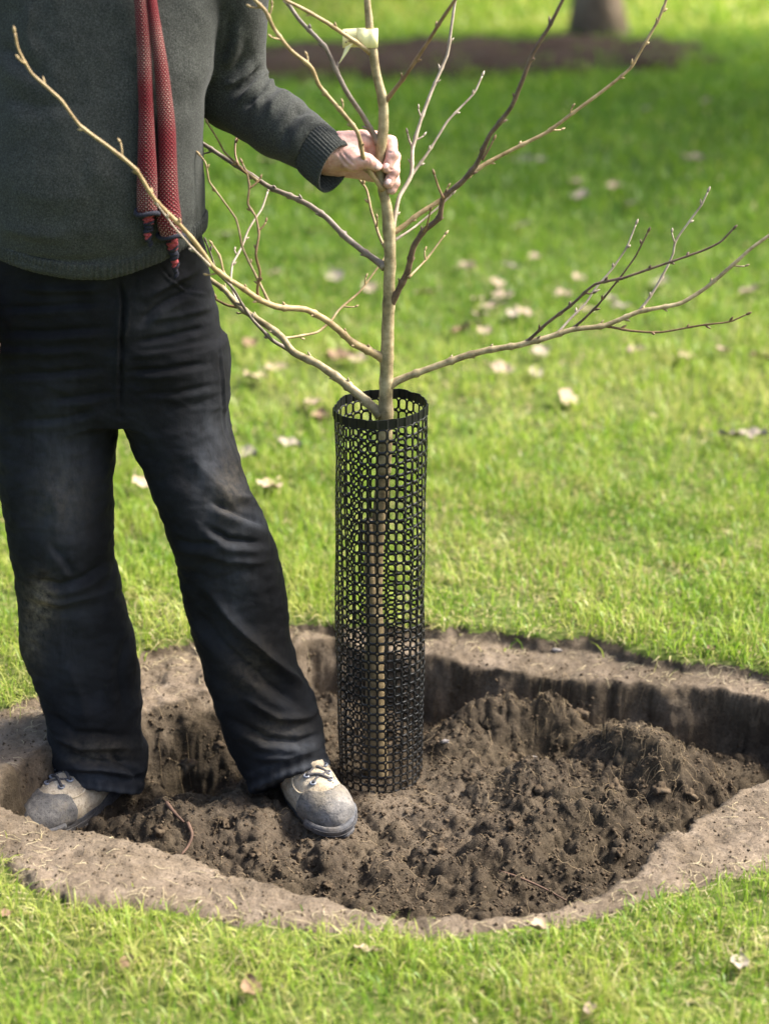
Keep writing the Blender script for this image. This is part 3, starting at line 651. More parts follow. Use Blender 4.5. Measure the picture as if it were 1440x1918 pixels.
v, f = sweep(C[kk-1:], rr[kk-1:], 18); trunk = mk('trunk', v, f, MAT['bark'], tree)
v, f = sweep(C[:kk], rr[:kk]*1.004, 18)
ang = np.arctan2(v[:, 1], v[:, 0]); v = v+np.stack([np.cos(ang), np.sin(ang), ang*0], 1)*(.0014*fbm(v[:, 0]*220, v[:, 1]*220, v[:, 2]*60, o=3, s=4))[:, None]
mk('lower_trunk', v, f, MAT['bark_low'], tree)['label'] = 'rough orange brown lower stem inside the guard'
Pq = W([690, 691, 693, 698], [972, 1010, 1080, 1160], np.full(4, -.012)); C2 = catmull(Pq, 30)
v, f = sweep(C2, np.linspace(.0085, .011, 30), 12); mk('pruned_stub', v, f, MAT['bark_low'], tree)
B = lambda *a, **k: branch(*a, **k)
b1 = B('branch', [(714, 777), (702, 766), (662, 731), (599, 683), (547, 658), (529, 632), (487, 601), (460, 583), (445, 571), (420, 543), (393, 524), (360, 500), (320, 470)], 19, 8, [0, .03, .14, .24], 'bark', tree, seed=1, tipbud=False)
B('twig', [(545, 657), (511, 637), (499, 625), (475, 601), (460, 580), (436, 540), (405, 507), (397, 480), (386, 453)], 8, 4, [.10, .08, .06, .04], 'b_grey', b1, seed=2, k=6)
B('twig', [(447, 575), (426, 572), (402, 559), (380, 540)], 5, 4, [.17, .2], 'b_brown', b1, seed=3, k=6)
B('twig', [(531, 634), (560, 630), (596, 622), (620, 601), (632, 583), (674, 546), (708, 501), (722, 480)], 5.5, 3.5, [.12, .2, .26], 'b_tan', b1, seed=4, k=6)
B('twig', [(447, 570), (432, 535), (436, 495), (454, 462), (466, 429), (490, 392), (502, 359)], 5, 3.5, [.16, .25, .33], 'b_pale', b1, seed=5, k=6)
b2 = B('branch', [(718, 671), (693, 658), (662, 643), (632, 616), (608, 598), (575, 580), (517, 574), (487, 562), (460, 543), (427, 522), (399, 501), (378, 471), (360, 447), (333, 417), (290, 373), (277, 353), (255, 317), (207, 277), (150, 235), (115, 187), (93, 167), (60, 137), (33, 87), (28, 62)], 15, 4.5, [0, -.08, -.18, -.255, -.275, -.28], 'b_tan', tree, seed=6)
B('twig', [(484, 562), (482, 540), (487, 510), (479, 477), (485, 438), (478, 404), (464, 383), (467, 347), (463, 326), (454, 306)], 6, 4, [-.115, -.13, -.10, -.08], 'b_brown', b2, seed=7, k=6)
B('twig', [(507, 573), (490, 537), (481, 519), (454, 462), (442, 410), (417, 374), (393, 341), (384, 302), (375, 291)], 6, 3.5, [-.10, -.07, -.05, -.04], 'b_tan', b2, seed=8, k=6)
B('twig', [(437, 530), (428, 522), (420, 510), (413, 480), (399, 459)], 5, 3.5, [-.16, -.15, -.14], 'b_tan', b2, seed=9, k=6)
B('twig', [(393, 498), (357, 460), (322, 420), (297, 387)], 5, 3, [-.195, -.225, -.24], 'b_pale', b2, seed=10, k=6)
b3 = B('branch', [(721, 500), (690, 477), (647, 444), (611, 407), (581, 386), (547, 368), (511, 353), (481, 335), (448, 314), (420, 296), (378, 268), (330, 240)], 13, 7.5, [0, .06, .13, .22], 'b_grey', tree, seed=11)
B('twig', [(484, 340), (461, 322), (440, 304), (420, 284), (406, 258), (390, 231)], 5.5, 3.5, [.085, .07, .06], 'b_tan', b3, seed=12, k=6)
B('twig', [(447, 312), (441, 290), (442, 262), (450, 240)], 4.5, 3.5, [.14, .16, .19], 'b_brown', b3, seed=13, k=6)
b4 = B('branch', [(716, 355), (708, 343), (693, 323), (680, 293), (670, 247), (637, 207), (597, 160), (583, 127), (543, 93), (513, 53), (497, 20), (480, 3), (450, -40), (430, -90)], 9, 6.5, [-.004, -.062, -.075, -.11, -.13, -.15], 'b_tan', tree, seed=14)
b5 = B('branch', [(709, 268), (703, 258), (680, 217), (647, 167), (630, 133), (610, 90), (560, 37), (537, 3), (500, -60)], 11, 6.5, [0, -.02, -.01, .0], 'b_grey', tree, seed=15)
b6 = B('branch', [(695, 99), (688, 94), (657, 73), (613, 43), (573, 20), (533, 0), (480, -40)], 9, 6, [0, -.05, -.08], 'b_tan', tree, seed=16)
b7 = B('branch', [(721, 190), (728, 182), (763, 137), (800, 80), (827, 37), (852, 0), (890, -60)], 8, 6, [0, -.03, -.06], 'b_brown', tree, seed=17)
b8 = B('branch', [(734, 440), (741, 400), (747, 370), (770, 328), (772, 277), (790, 220), (810, 167), (837, 103), (845, 50), (853, 0), (862, -60)], 8.5, 5, [.0, .09, .16, .2], 'b_pale', tree, seed=18)
B('twig', [(769, 330), (797, 293), (838, 227), (890, 170), (902, 143)], 6, 4, [.085, .12, .16], 'b_pale', b8, seed=19, k=6)
B('twig', [(772, 277), (766, 263), (763, 250)], 4.5, 3.5, [.11, .11], 'b_pale', b8, seed=20, k=6, buds=False)
b9 = B('branch', [(732, 437), (745, 431), (780, 403), (827, 373), (867, 337), (903, 310), (960, 279), (1027, 245), (1070, 213), (1133, 167), (1180, 127), (1207, 83), (1233, 37), (1247, 0), (1260, -50)], 10, 5, [0, .05, .07, .10], 'b_tan', tree, seed=21)
B('twig', [(738, 450), (760, 437), (780, 423), (827, 383), (845, 365)], 5, 3.5, [.0, .05, .06], 'b_pale', tree, seed=22, k=6, buds=False)
b10 = B('branch', [(730, 573), (740, 555), (763, 510), (775, 460), (793, 433), (823, 407), (830, 370), (863, 343), (893, 307), (917, 253), (957, 200), (978, 150), (997, 100), (1023, 57), (1053, 0), (1080, -60)], 13, 6.5, [0, -.07, -.12, -.15], 'b_dark', tree, seed=23)
B('twig', [(765, 520), (797, 487), (833, 440)], 4.5, 3.2, [-.03, .01, .03], 'b_tan', b10, seed=24, k=6)
B('twig', [(830, 371), (820, 348), (813, 327)], 5, 3.5, [-.075, -.08], 'b_brown', b10, seed=25, k=6, buds=False)
B('twig', [(902, 300), (914, 280), (923, 263)], 5, 3.5, [-.1, -.1], 'b_brown', b10, seed=26, k=6, buds=False)
B('twig', [(793, 433), (800, 420), (806, 395)], 4, 3, [-.06, -.09], 'b_brown', b10, seed=27, k=6, buds=False)
b11 = B('branch', [(728, 722), (742, 714), (805, 690), (870, 667), (910, 656), (970, 647), (1015, 635), (1070, 617), (1130, 610), (1195, 584), (1277, 567), (1320, 540), (1365, 502), (1412, 460), (1440, 440), (1500, 395), (1540, 350)], 15, 5, [0, .0, .02, .05], 'bark', tree, seed=28)
B('twig', [(973, 647), (990, 637), (1025, 605), (1070, 570), (1115, 532), (1170, 520), (1220, 502), (1255, 490), (1310, 472), (1350, 452), (1372, 430)], 7, 3.8, [.005, -.04, -.06, -.07], 'b_dark', b11, seed=29, k=6)
B('twig', [(1043, 625), (1065, 600), (1095, 570), (1115, 540), (1145, 505), (1170, 470), (1190, 420)], 5, 3.2, [.01, .05, .08], 'b_pale', b11, seed=30, k=6)
B('twig', [(1070, 617), (1090, 600), (1120, 570), (1165, 515), (1190, 480), (1212, 435)], 5, 3.2, [.01, -.02, -.04], 'b_dark', b11, seed=31, k=6)
B('twig', [(1196, 583), (1210, 565), (1235, 525), (1260, 475), (1262, 457), (1290, 415), (1315, 382), (1325, 360)], 5.5, 3.5, [.02, .05, .07], 'b_pale', b11, seed=32, k=6)
B('twig', [(1130, 610), (1180, 620), (1235, 622), (1295, 612), (1370, 601), (1397, 589)], 5, 3.2, [.015, -.03, -.06], 'b_brown', b11, seed=33, k=6)
b12 = B('branch', [(727, 468), (720, 463), (697, 400), (685, 353), (675, 340), (655, 300)], 6, 3.5, [0, .06, .12], 'b_tan', tree, seed=34, k=6)
# yellow plant tag wrapped round the trunk
ct = W(697, 71, 0); rt = .0095; hh = .0155
loop = [ct+np.array([-.026, -.004, .001]), ct+np.array([-.016, -.0085, .0])]+[ct+np.array([rt*math.cos(a), rt*math.sin(a), 0]) for a in np.linspace(-2.1, 1.9, 12)]+[ct+np.array([-.014, .0075, 0]), ct+np.array([-.05, .0005, -.001])]
Lc = catmull(loop, 44); n = len(Lc)
V = np.concatenate([Lc+[0, 0, hh], Lc-[0, 0, hh]]); Fq = [[i, i+1, n+i+1, n+i] for i in range(n-1)]
ptag = empty('plant_tag', tuple(ct)); tag(ptag, 'pale yellow paper plant tag looped round the young tree stem', 'plant tag')
def thick(o, th):
    md = o.modifiers.new('thickness', 'SOLIDIFY'); md.thickness = th; md.offset = 0; return o
thick(mk('loop', V, Fq, MAT['label'], ptag), .0006)
e0 = W(654, 84, -.006)
tl = catmull([e0, e0+[-.006, -.004, -.012], e0+[-.017, -.006, -.030]], 10); wd = np.linspace(.0075, .001, 10)[:, None]*np.array([.9, .1, .45])
n = 10; V = np.concatenate([tl+wd, tl-wd]); thick(mk('tail', V, [[i, i+1, n+i+1, n+i] for i in range(n-1)], MAT['label'], ptag), .0005)
for dx, dz in ((-.044, .009), (-.044, -.007), (-.024, -.008)):
    c = ct+np.array([dx, -.0012, dz]); v, f = sweep([c, c+[0, -.0008, 0]], .0016, 10); mk('punch_hole', v, f, MAT['b_grey'], ptag)

# ---------------------------------------------------------------- black mesh guard round the stem
GZ0, GZ1 = -.150, .635
guard = empty('tree_guard', (0, 0, GZ0)); tag(guard, 'black plastic mesh tree guard tube round the young tree stem', 'tree guard')
NC, OV, NR = 31, 3, 40
def gpos(u, zz):                        # u in cells round the roll, zz metres
    a = -2.05+u*2*np.pi/NC; s = np.clip((zz-GZ0)/(GZ1-GZ0), 0, 1)
    r = .0775+.0070*s+.0007*u/NC*3+.0022*np.sin(a*2+s*5)+.0013*np.sin(a*5+s*9)+.0008*np.sin(a*9+s*23)
    return np.stack([r*np.cos(a)+.0015*s, r*np.sin(a), zz+.004*np.sin(a+1.)*s], -1)
band_h = .0165; cell = (GZ1-band_h-GZ0)/NR
rowz = lambda j_: GZ0+(GZ1-band_h-GZ0)*(.80*(j_/NR)+.20*(j_/NR)**2)
V, Fq = [], []
K = 16
for i in range(NC+OV):
    for j in range(NR):
        a = (np.arange(K)+.5)*2*np.pi/K; c, s = np.cos(a), np.sin(a)
        sq = np.maximum(np.abs(c), np.abs(s)); oc, os_ = c/sq*.5, s/sq*.5
        p = 4.2; rr_ = (np.abs(c)**p+np.abs(s)**p)**(-1/p)
        wob = .02*math.sin(i*7.3+j*3.1)
        ic, is_ = c*rr_*(.372+wob), s*rr_*(.380-wob)
        n0 = len(V)*0+sum(len(x) for x in V)
        out = gpos(i+.5+oc, rowz(j+.5+os_)); inn = gpos(i+.5+ic, rowz(j+.5+is_))
        V.append(np.concatenate([out, inn]))
        for k in range(K): k2 = (k+1) % K; Fq.append([n0+k, n0+k2, n0+K+k2, n0+K+k])
netv = np.concatenate(V); key = np.round(netv/2e-5).astype(np.int64)
o = mk('mesh_net', netv, np.array(Fq), MAT['plastic'], guard, smooth=False); md = o.modifiers.new('weld', 'WELD'); md.merge_threshold = 1e-5; thick(o, .0012)
V, Fq = [], []; nu = (NC+OV)*6+1; U = np.linspace(0, NC+OV, nu)
bump_ = np.where((np.arange(nu) % 6) == 0, 1.0, 0)
for zi, zz in enumerate((GZ1-band_h, GZ1-band_h*.5, GZ1)):
    p = gpos(U, np.full(nu, zz)+(.0012*noise(U*.9, U*0, s=77) if zi == 2 else 0)); d = p.copy(); d[:, 2] = 0; d /= np.linalg.norm(d, axis=1)[:, None]; V.append(p+d*(bump_*.0018+.0008*noise(U*1.3, U*0+zi*.3, s=78))[:, None])
V = np.concatenate(V); Fq = [[r_*nu+i, r_*nu+i+1, (r_+1)*nu+i+1, (r_+1)*nu+i] for r_ in (0, 1) for i in range(nu-1)]
thick(mk('rim_band', V, Fq, MAT['plastic'], guard, smooth=False), .0014)

# ---------------------------------------------------------------- person
person = empty('person', (-.37, 0, -.15))
tag(person, 'person in charcoal sweater, red scarf, black jeans and hiking boots gripping the young tree', 'person')
def table(rows, Yc):                    # rows: (py, left px, right px); Yc: function py -> y of the section centre
    rows = np.array(rows, float); Y = np.array([Yc(p) for p in rows[:, 0]])
    a = W(rows[:, 1], rows[:, 0], Y); b = W(rows[:, 2], rows[:, 0], Y); z = a[:, 2]
    o = np.argsort(z); return z[o], ((a[:, 0]+b[:, 0])/2)[o], ((b[:, 0]-a[:, 0])/2)[o], Y[o]
def dense(tb, n=120):
    z = np.linspace(tb[0][0], tb[0][-1], n); out = [z]
    for c in tb[1:]:
        v = np.interp(z, tb[0], c); v = np.convolve(np.pad(v, 2, 'edge'), np.ones(5)/5, 'valid'); out.append(v)
    return out
def slab(X, Y, Z, tb, ry, p=2.3):       # elliptical sections along z
    z, cx, rx, cy = tb; CX, RX, CY = np.interp(Z, z, cx), np.interp(Z, z, rx), np.interp(Z, z, cy); RY = np.interp(Z, z, ry)
    k = (np.abs((X-CX)/RX)**p+np.abs((Y-CY)/RY)**p)**(1/p); d = (k-1)*np.minimum(RX, RY)
    return np.maximum(d, np.maximum(z[0]-Z, Z-z[-1]))
itp = lambda xs, ys: (lambda p: float(np.interp(p, xs, ys)))
tor = dense(table([(-180, 60, 345), (-120, 8, 398), (-60, 0, 412), (0, -4, 414), (40, -6, 410), (77, -8, 403), (141, -10, 398), (175, -12, 385), (242, -16, 380), (302, -20, 377), (367, -24, 384), (417, -22, 386), (450, -20, 382), (520, -16, 378), (570, -10, 372)], itp([-180, 0, 300, 420, 560], [.05, .035, .012, .015, .03])))
tor_ry = np.interp(tor[0], W(np.zeros(8), np.array([570, 520, 450, 400, 300, 150, 0, -180.]), np.zeros(8))[:, 2], [.13, .140, .155, .165, .162, .14, .12, .09])
hemx = W(np.array([-40, 0, 67, 133, 200, 240, 300, 345, 372, 400.]), np.array([480, 493, 511, 523, 524, 513, 492, 462, 438, 420.]), np.array([-.1, -.12, -.13, -.135, -.135, -.13, -.12, -.07, -.02, .02]))
hem_z = lambda X: np.interp(X, hemx[:, 0], hemx[:, 2])
sh, el_, wr_ = W(436, -105, .06), W(432, 178, .12), W(612, 292, -.018)
shR, elR, wrR = W(-40, -105, .05), W(-92, 260, .07), W(-58, 560, -.05)
neck0 = W(203, -180, .06)
def torso(X, Y, Z): return slab(X, Y, Z, tor, tor_ry, 2.35)
def arm_l(X, Y, Z):
    a = chain(X, Y, Z, [sh, el_], [.064, .060]); fdir = wr_-el_
    b = chain(X, Y, Z, [el_, el_+fdir*.5, el_+fdir*.9], [.060, .057, .046]); d = smin(a, b, .012)
    n = fdir/np.linalg.norm(fdir); e = el_+fdir*.88
    return np.maximum(d, (X-e[0])*n[0]+(Y-e[1])*n[1]+(Z-e[2])*n[2])
def sweater(X, Y, Z):
    d = torso(X, Y, Z)
    d = smin(d, chain(X, Y, Z, [neck0+[0, 0, -.02], sh], [.06, .062]), .05); d = smin(d, chain(X, Y, Z, [neck0+[0, 0, -.02], shR], [.06, .062]), .05)
    al = arm_l(X, Y, Z); kk = .004+.035*sstep(1.30, 1.42, Z); d = smin(d, al, kk)
    ar = chain(X, Y, Z, [shR, elR, wrR], [.062, .055, .043]); d = smin(d, ar, .02)
    return np.maximum(d, hem_z(X)-Z)
def fold_fn(V, N, folds, edge=.15):
    px_, py_ = proj(V); view = CAM-V; view /= np.linalg.norm(view, axis=1)[:, None]; fr = np.clip(np.sum(N*view, 1)*1.6+edge, 0, 1)
    out = np.zeros(len(V))
    for pts, amp, wd in folds:
        b = np.array(pts); m = (px_ > b[:, 0].min()-6*wd) & (px_ < b[:, 0].max()+6*wd) & (py_ > b[:, 1].min()-6*wd) & (py_ < b[:, 1].max()+6*wd)
        if not m.any(): continue
        d, t, sg = line_dist(px_[m], py_[m], pts); e = sstep(0, .25, t)*sstep(1, .75, t)*.85+.15
        out[m] += 1.55*amp*e*(.45*np.exp(-(d/wd)**2)+.55*np.exp(-1.3*d/wd)-.45*np.exp(-((d*sg-2.0*wd)/(1.3*wd))**2))*fr[m]
    return out
V, Fq = surfnet(sweater, (-.90, -.22, .80), (-.06, .26, 1.56), .0050)
N = normals(V, Fq)
sw_folds = [([(0, 470), (80, 488), (160, 492), (240, 478)], -.004, 9), ([(0, 428), (60, 440), (140, 446)], .003, 10), ([(250, 470), (310, 450), (370, 405)], -.004, 9), ([(0, 80), (30, 110), (90, 150)], -.006, 14), ([(60, 0), (50, 60), (70, 120)], .004, 16), ([(0, 180), (70, 200), (150, 190)], -.003, 16), ([(0, 350), (90, 372), (180, 368)], .0025, 18)]
sleeve = [([(497, 104), (478, 128), (445, 150), (415, 165)], .010, 9), ([(488, 122), (462, 150), (425, 176)], -.008, 6), ([(510, 121), (492, 142), (474, 168), (440, 200)], .010, 8), ([(512, 138), (488, 172), (450, 205)], -.009, 6), ([(528, 137), (510, 150), (490, 185), (462, 220)], .008, 8),
          ([(545, 160), (520, 158), (500, 172), (480, 205)], -.009, 6), ([(553, 178), (530, 172), (512, 192), (497, 235)], .007, 9), ([(578, 208), (556, 208), (536, 236), (520, 280)], -.008, 7), ([(592, 218), (575, 222), (555, 250), (540, 300)], .006, 9), ([(446, 40), (440, 85), (424, 132)], .006, 9), ([(430, 20), (428, 70), (412, 120)], -.007, 7), ([(465, 70), (455, 105), (436, 140)], -.005, 8), ([(600, 300), (570, 310), (545, 296)], -.005, 8)]
V = V+N*(fold_fn(V, N, sw_folds)+.62*fold_fn(V, N, sleeve, .55)+.0022*fbm(V[:, 0]*9, V[:, 1]*9, V[:, 2]*9, o=3, s=5)+.0016*fbm(V[:, 0]*26, V[:, 1]*26, V[:, 2]*26, o=2, s=6))[:, None]
sweater_o = mk('sweater', V, Fq, MAT['wool'], person)
# ribbed hem and cuff
def ribbed(C, r1, r2, nrib, amp, fr, parent, name, inner=True):
    k = nrib*4; a = np.arange(k)*2*np.pi/k; n = len(C); T, Nn, Bn = fr
    rad = 1+amp*np.sign(np.sin(a*nrib))*np.abs(np.sin(a*nrib))**.6
    Vv = (C[:, None]+Nn[:, None]*(np.cos(a)*rad)[None, :, None]*r1[:, None, None]+Bn[:, None]*(np.sin(a)*rad)[None, :, None]*r2[:, None, None]).reshape(-1, 3)
    i, j = np.meshgrid(np.arange(n-1), np.arange(k), indexing='ij'); i = i.ravel(); j = j.ravel(); jn = (j+1) % k
    return mk(name, Vv, np.stack([i*k+j, i*k+jn, (i+1)*k+jn, (i+1)*k+j], 1), MAT['wool'], parent)
fd = wr_-el_; ax = fd/np.linalg.norm(fd); c0 = el_+fd*.84; c1 = el_+fd*1.09+np.array([-.0, 0, -.012])
Cc = np.stack([c0*(1-t)+c1*t for t in (0, .15, .35, .55, .75, .9, 1.0, .99, .85, .5)]); Tt = np.tile(ax, (10, 1)); nn = np.array([0, -1., 0]); nn = nn-ax*nn.dot(ax); nn /= np.linalg.norm(nn); bb = np.cross(ax, nn)
rc = np.array([.044, .0475, .048, .0475, .0465, .0465, .0455, .043, .0425, .042])
ribbed(Cc, rc*.86, rc, 46, .022, (Tt, np.tile(nn, (10, 1)), np.tile(bb, (10, 1))), sweater_o, 'cuff')
kq = 130*4; th = np.arange(kq)*2*np.pi/kq; rows = []
for hz_, of in ((-.002, .0), (-.003, .002), (.006, .0025), (.014, .0025), (.022, .002), (.026, -.001)):
    zc = np.full(kq, .92); pe = 2.35
    for _ in range(6):
        cx_, rx_, cy_, ry_ = [np.interp(zc, tor[0], a_) for a_ in (tor[1], tor[2], tor[3], tor_ry)]
        x_ = cx_+(rx_+of)*np.sign(np.cos(th))*np.abs(np.cos(th))**(2/pe); y_ = cy_+(ry_+of)*np.sign(np.sin(th))*np.abs(np.sin(th))**(2/pe); zc = hem_z(x_)+hz_
    rb = .0011*np.sign(np.sin(th*130)); rows.append(np.stack([x_+rb*np.cos(th), y_+rb*np.sin(th), zc], 1))
i, j = np.meshgrid(np.arange(len(rows)-1), np.arange(kq), indexing='ij'); i = i.ravel(); j = j.ravel(); jn = (j+1) % kq
mk('ribbed_hem', np.concatenate(rows), np.stack([i*kq+j, i*kq+jn, (i+1)*kq+jn, (i+1)*kq+j], 1), MAT['wool'], sweater_o)
# trousers
legR = dense(table([(640, 200, 419), (700, 212, 424), (750, 219, 427), (792, 228, 431), (847, 253, 445), (890, 278, 457), (930, 290, 469), (960, 300, 486), (985, 309, 503), (1010, 318, 511), (1048, 328, 524), (1073, 335, 528), (1146, 353, 540), (1194, 364, 546), (1243, 380, 555), (1272, 389, 568), (1311, 401, 594), (1340, 410, 598), (1374, 422, 606), (1403, 433, 605), (1428, 447, 614), (1462, 467, 624), (1491, 484, 630), (1530, 500, 640)], itp([640, 800, 970, 1150, 1300, 1420, 1530], [.03, .01, -.05, -.03, -.04, -.06, -.075])))
legL = dense(table([(640, -20, 250), (700, -18, 236), (760, -13, 230), (792, -10, 226), (827, -7, 219), (888, -1, 212), (950, 8, 209), (1000, 14, 213), (1058, 24, 217), (1100, 31, 226), (1146, 36, 238), (1214, 42, 255), (1272, 63, 264), (1340, 86, 266), (1389, 91, 268), (1437, 102, 280), (1462, 107, 276), (1481, 109, 264), (1530, 112, 250)], itp([640, 800, 1000, 1150, 1300, 1420, 1530], [.03, .01, -.03, -.02, -.02, -.05, -.06])))
pel = dense(table([(400, -14, 372), (450, -16, 380), (520, -18, 392), (580, -20, 405), (650, -20, 419), (700, -18, 424), (740, 0, 420), (770, 40, 390)], itp([400, 560, 770], [.03, .03, .025])))
def ryf(tb, zs, rs): return np.interp(tb[0], zs, rs)
ryR = ryf(legR, [-.2, -.05, .1, .3, .45, .65, .8], [.092, .088, .078, .082, .088, .105, .118]); ryL = ryf(legL, [-.2, -.05, .1, .3, .45, .65, .8], [.09, .088, .08, .083, .09, .105, .118])
ryP = ryf(pel, [.6, .75, .9, 1.05], [.11, .128, .130, .125])
def plane3(a, b, c):
    n = np.cross(b-a, c-a); n /= np.linalg.norm(n); n = n if n[2] > 0 else -n; return n, a
hR = plane3(W(492, 1484, -.02), W(620, 1430, -.05), W(548, 1448, -.15)); hL = plane3(W(107, 1462, -.05), W(266, 1484, -.04), W(190, 1482, -.145))
def hemd(P, X, Y, Z): n, a = P; return (X-a[0])*n[0]+(Y-a[1])*n[1]+(Z-a[2])*n[2]
def trousers(X, Y, Z):
    r = np.maximum(slab(X, Y, Z, legR, ryR, 2.2), -hemd(hR, X, Y, Z)); l = np.maximum(slab(X, Y, Z, legL, ryL, 2.2), -hemd(hL, X, Y, Z))
    d = smin(r, l, .012); return smin(d, slab(X, Y, Z, pel, ryP, 2.3), .03)
V, Fq = surfnet(trousers, (-.79, -.20, -.24), (-.03, .19, 1.0), .0037)
N = normals(V, Fq)
tr_folds = [([(0, 578), (100, 574), (200, 566)], -.005, 7), ([(0, 622), (100, 622), (212, 612)], -.006, 8), ([(14, 702), (110, 698), (205, 688)], -.005, 8), ([(0, 660), (90, 662), (190, 655)], .003, 8), ([(95, 748), (150, 745), (215, 735)], -.004, 7), ([(40, 790), (110, 785), (190, 768)], -.004, 9), ([(20, 540), (120, 545), (205, 540)], .004, 8),
            ([(236, 697), (300, 693), (395, 680)], -.006, 7), ([(250, 642), (320, 630), (390, 612)], -.006, 7), ([(262, 605), (295, 575), (370, 535)], -.007, 8), ([(275, 560), (320, 530), (375, 505)], .005, 8), ([(240, 668), (320, 660), (400, 645)], .0035, 7), ([(250, 740), (330, 735), (410, 720)], -.004, 8), ([(280, 600), (340, 590), (400, 575)], .004, 7),
            ([(300, 497), (318, 520), (350, 540), (392, 548)], -.0030, 3), ([(303, 503), (320, 526), (350, 546), (392, 555)], .0016, 3), ([(262, 520), (262, 545)], .003, 4), ([(412, 620), (420, 720), (428, 800), (450, 880)], .0022, 2.5), ([(224, 520), (231, 565), (228, 630), (226, 700), (226, 785)], -.007, 4), ([(233, 525), (243, 570), (236, 620), (229, 650)], .0025, 3),
            ([(395, 940), (440, 958), (505, 985)], -.009, 9), ([(385, 985), (430, 1012), (505, 1018)], -.010, 9), ([(430, 930), (470, 935), (480, 950)], .006, 10), ([(380, 1035), (430, 1050), (500, 1055)], .004, 10), ([(320, 1010), (360, 1020), (420, 1015)], -.005, 9),
            ([(375, 1085), (440, 1165), (515, 1240), (588, 1300)], .010, 13), ([(350, 1120), (420, 1210), (500, 1280), (580, 1330)], -.008, 14), ([(430, 1345), (500, 1385), (560, 1390), (605, 1372)], -.009, 9), ([(540, 1345), (580, 1340), (600, 1325)], .006, 8), ([(450, 1300), (520, 1345), (590, 1350)], .006, 10), ([(470, 1420), (540, 1420), (605, 1400)], .005, 9),
            ([(60, 1085), (110, 1098), (160, 1082), (205, 1050)], -.008, 9), ([(50, 1115), (110, 1130), (200, 1110)], .005, 11), ([(90, 1010), (130, 1060), (140, 1080)], -.004, 9), ([(80, 1330), (140, 1372), (250, 1380)], -.006, 10), ([(90, 1375), (150, 1402), (262, 1400)], .006, 8), ([(105, 1410), (180, 1428), (265, 1425)], -.007, 8), ([(110, 1440), (190, 1440), (250, 1452), (280, 1440)], .006, 7), ([(200, 1405), (240, 1440), (275, 1470)], -.006, 8),
            ([(120, 1230), (150, 1300), (165, 1360)], .004, 16), ([(240, 1180), (225, 1260), (235, 1340)], -.004, 13), ([(90, 900), (110, 960), (100, 1010)], .004, 22), ([(350, 850), (400, 900), (430, 940)], .004, 20)]
dN = fold_fn(V, N, [(a_, b_*1.0, c_*.78) for a_, b_, c_ in tr_folds])
back = .004*fbm(V[:, 0]*11, V[:, 1]*11, V[:, 2]*20, o=3, s=8)+.0013*fbm(V[:, 0]*40, V[:, 1]*40, V[:, 2]*70, o=2, s=9)
cre = lambda a_, b_, c_, s_: np.maximum(0, 1-4.5*np.abs(fbm(a_, b_, c_, o=3, s=s_)))
zone_ = .35+np.exp(-((V[:, 2]-.66)/.13)**2)+np.exp(-((V[:, 2]-.36)/.09)**2)+1.1*np.exp(-((V[:, 2]+.03)/.11)**2)
back = back-.0010*zone_*cre(V[:, 0]*7+V[:, 2]*3, V[:, 1]*7, V[:, 2]*17-V[:, 0]*6, 17)+.0009*zone_*cre(V[:, 0]*9-V[:, 2]*4, V[:, 1]*9, V[:, 2]*21+V[:, 0]*7, 19)
hr, hl = hemd(hR, V[:, 0], V[:, 1], V[:, 2]), hemd(hL, V[:, 0], V[:, 1], V[:, 2]); hd = np.where(V[:, 0] > -.42, hr, hl)
band = sstep(.026, .023, hd)*(.0016+.0009*np.sin(V[:, 0]*330))-.0022*np.exp(-((hd-.0245)/.0028)**2)
V = V+N*(dN+back+band)[:, None]
dust = np.zeros(len(V)); px_, py_ = proj(V); fr = N[:, 1] < .2
for a, b, sx, sy, s in ((78, 1125, 26, 40, 1.0), (60, 1200, 22, 50, .5), (430, 920, 30, 60, .3), (470, 1250, 40, 50, .25), (180, 1410, 60, 25, .35), (520, 1370, 50, 25, .3), (120, 930, 50, 60, .18)):
    dust += s*np.exp(-((px_-a)/sx)**2-((py_-b)/sy)**2)*fr
worn = np.zeros(len(V))
for a, b, sx, sy, s in ((110, 900, 55, 150, .7), (390, 850, 35, 130, .8), (440, 1090, 35, 120, .6), (120, 1180, 50, 110, .4), (300, 600, 60, 50, .35), (560, 1400, 50, 30, .7), (180, 1460, 70, 25, .6), (480, 975, 25, 20, .8)):
    worn += s*np.exp(-((px_-a)/sx)**2-((py_-b)/sy)**2)*fr
worn += .8*np.exp(-((hd-.004)/.006)**2)+.35*np.exp(-((hd-.0275)/.003)**2)
mk('trousers', V, Fq, MAT['denim'], person, attrs={'dust': np.clip(dust, 0, 1), 'worn': np.clip(worn, 0, 1)})
# scarf: one piece lying on the chest, round the neck and down again
def on_torso(px_, py_, lift):
    d = ray(px_, py_); d = d/np.linalg.norm(d); t = 2.6
    for _ in range(60):
        p = CAM+d*t; s = float(torso(*[np.array([c]) for c in p])[0]); t += max(min(s*.7, .05), -.02)
        if abs(s) < 2e-4: break
    return CAM+d*(t-lift)
s1 = [(276, 397), (276, 365), (276, 333), (275, 265), (274, 200), (272, 150), (271, 100), (268, 50), (264, 0), (258, -60)]
s2 = [(322, 440), (318, 417), (315, 370), (314, 300), (312, 233), (307, 175), (301, 117), (293, 60), (285, 0), (280, -60)]
w1 = [19, 19.5, 19, 16, 14, 14, 14, 13.5, 12.5, 12.5]; w2 = [22, 25, 22, 19, 18, 16, 14, 12, 10, 10]
A = [on_torso(a, b, .016) for a, b in s1]; Bq = [on_torso(a, b, .018) for a, b in s2]
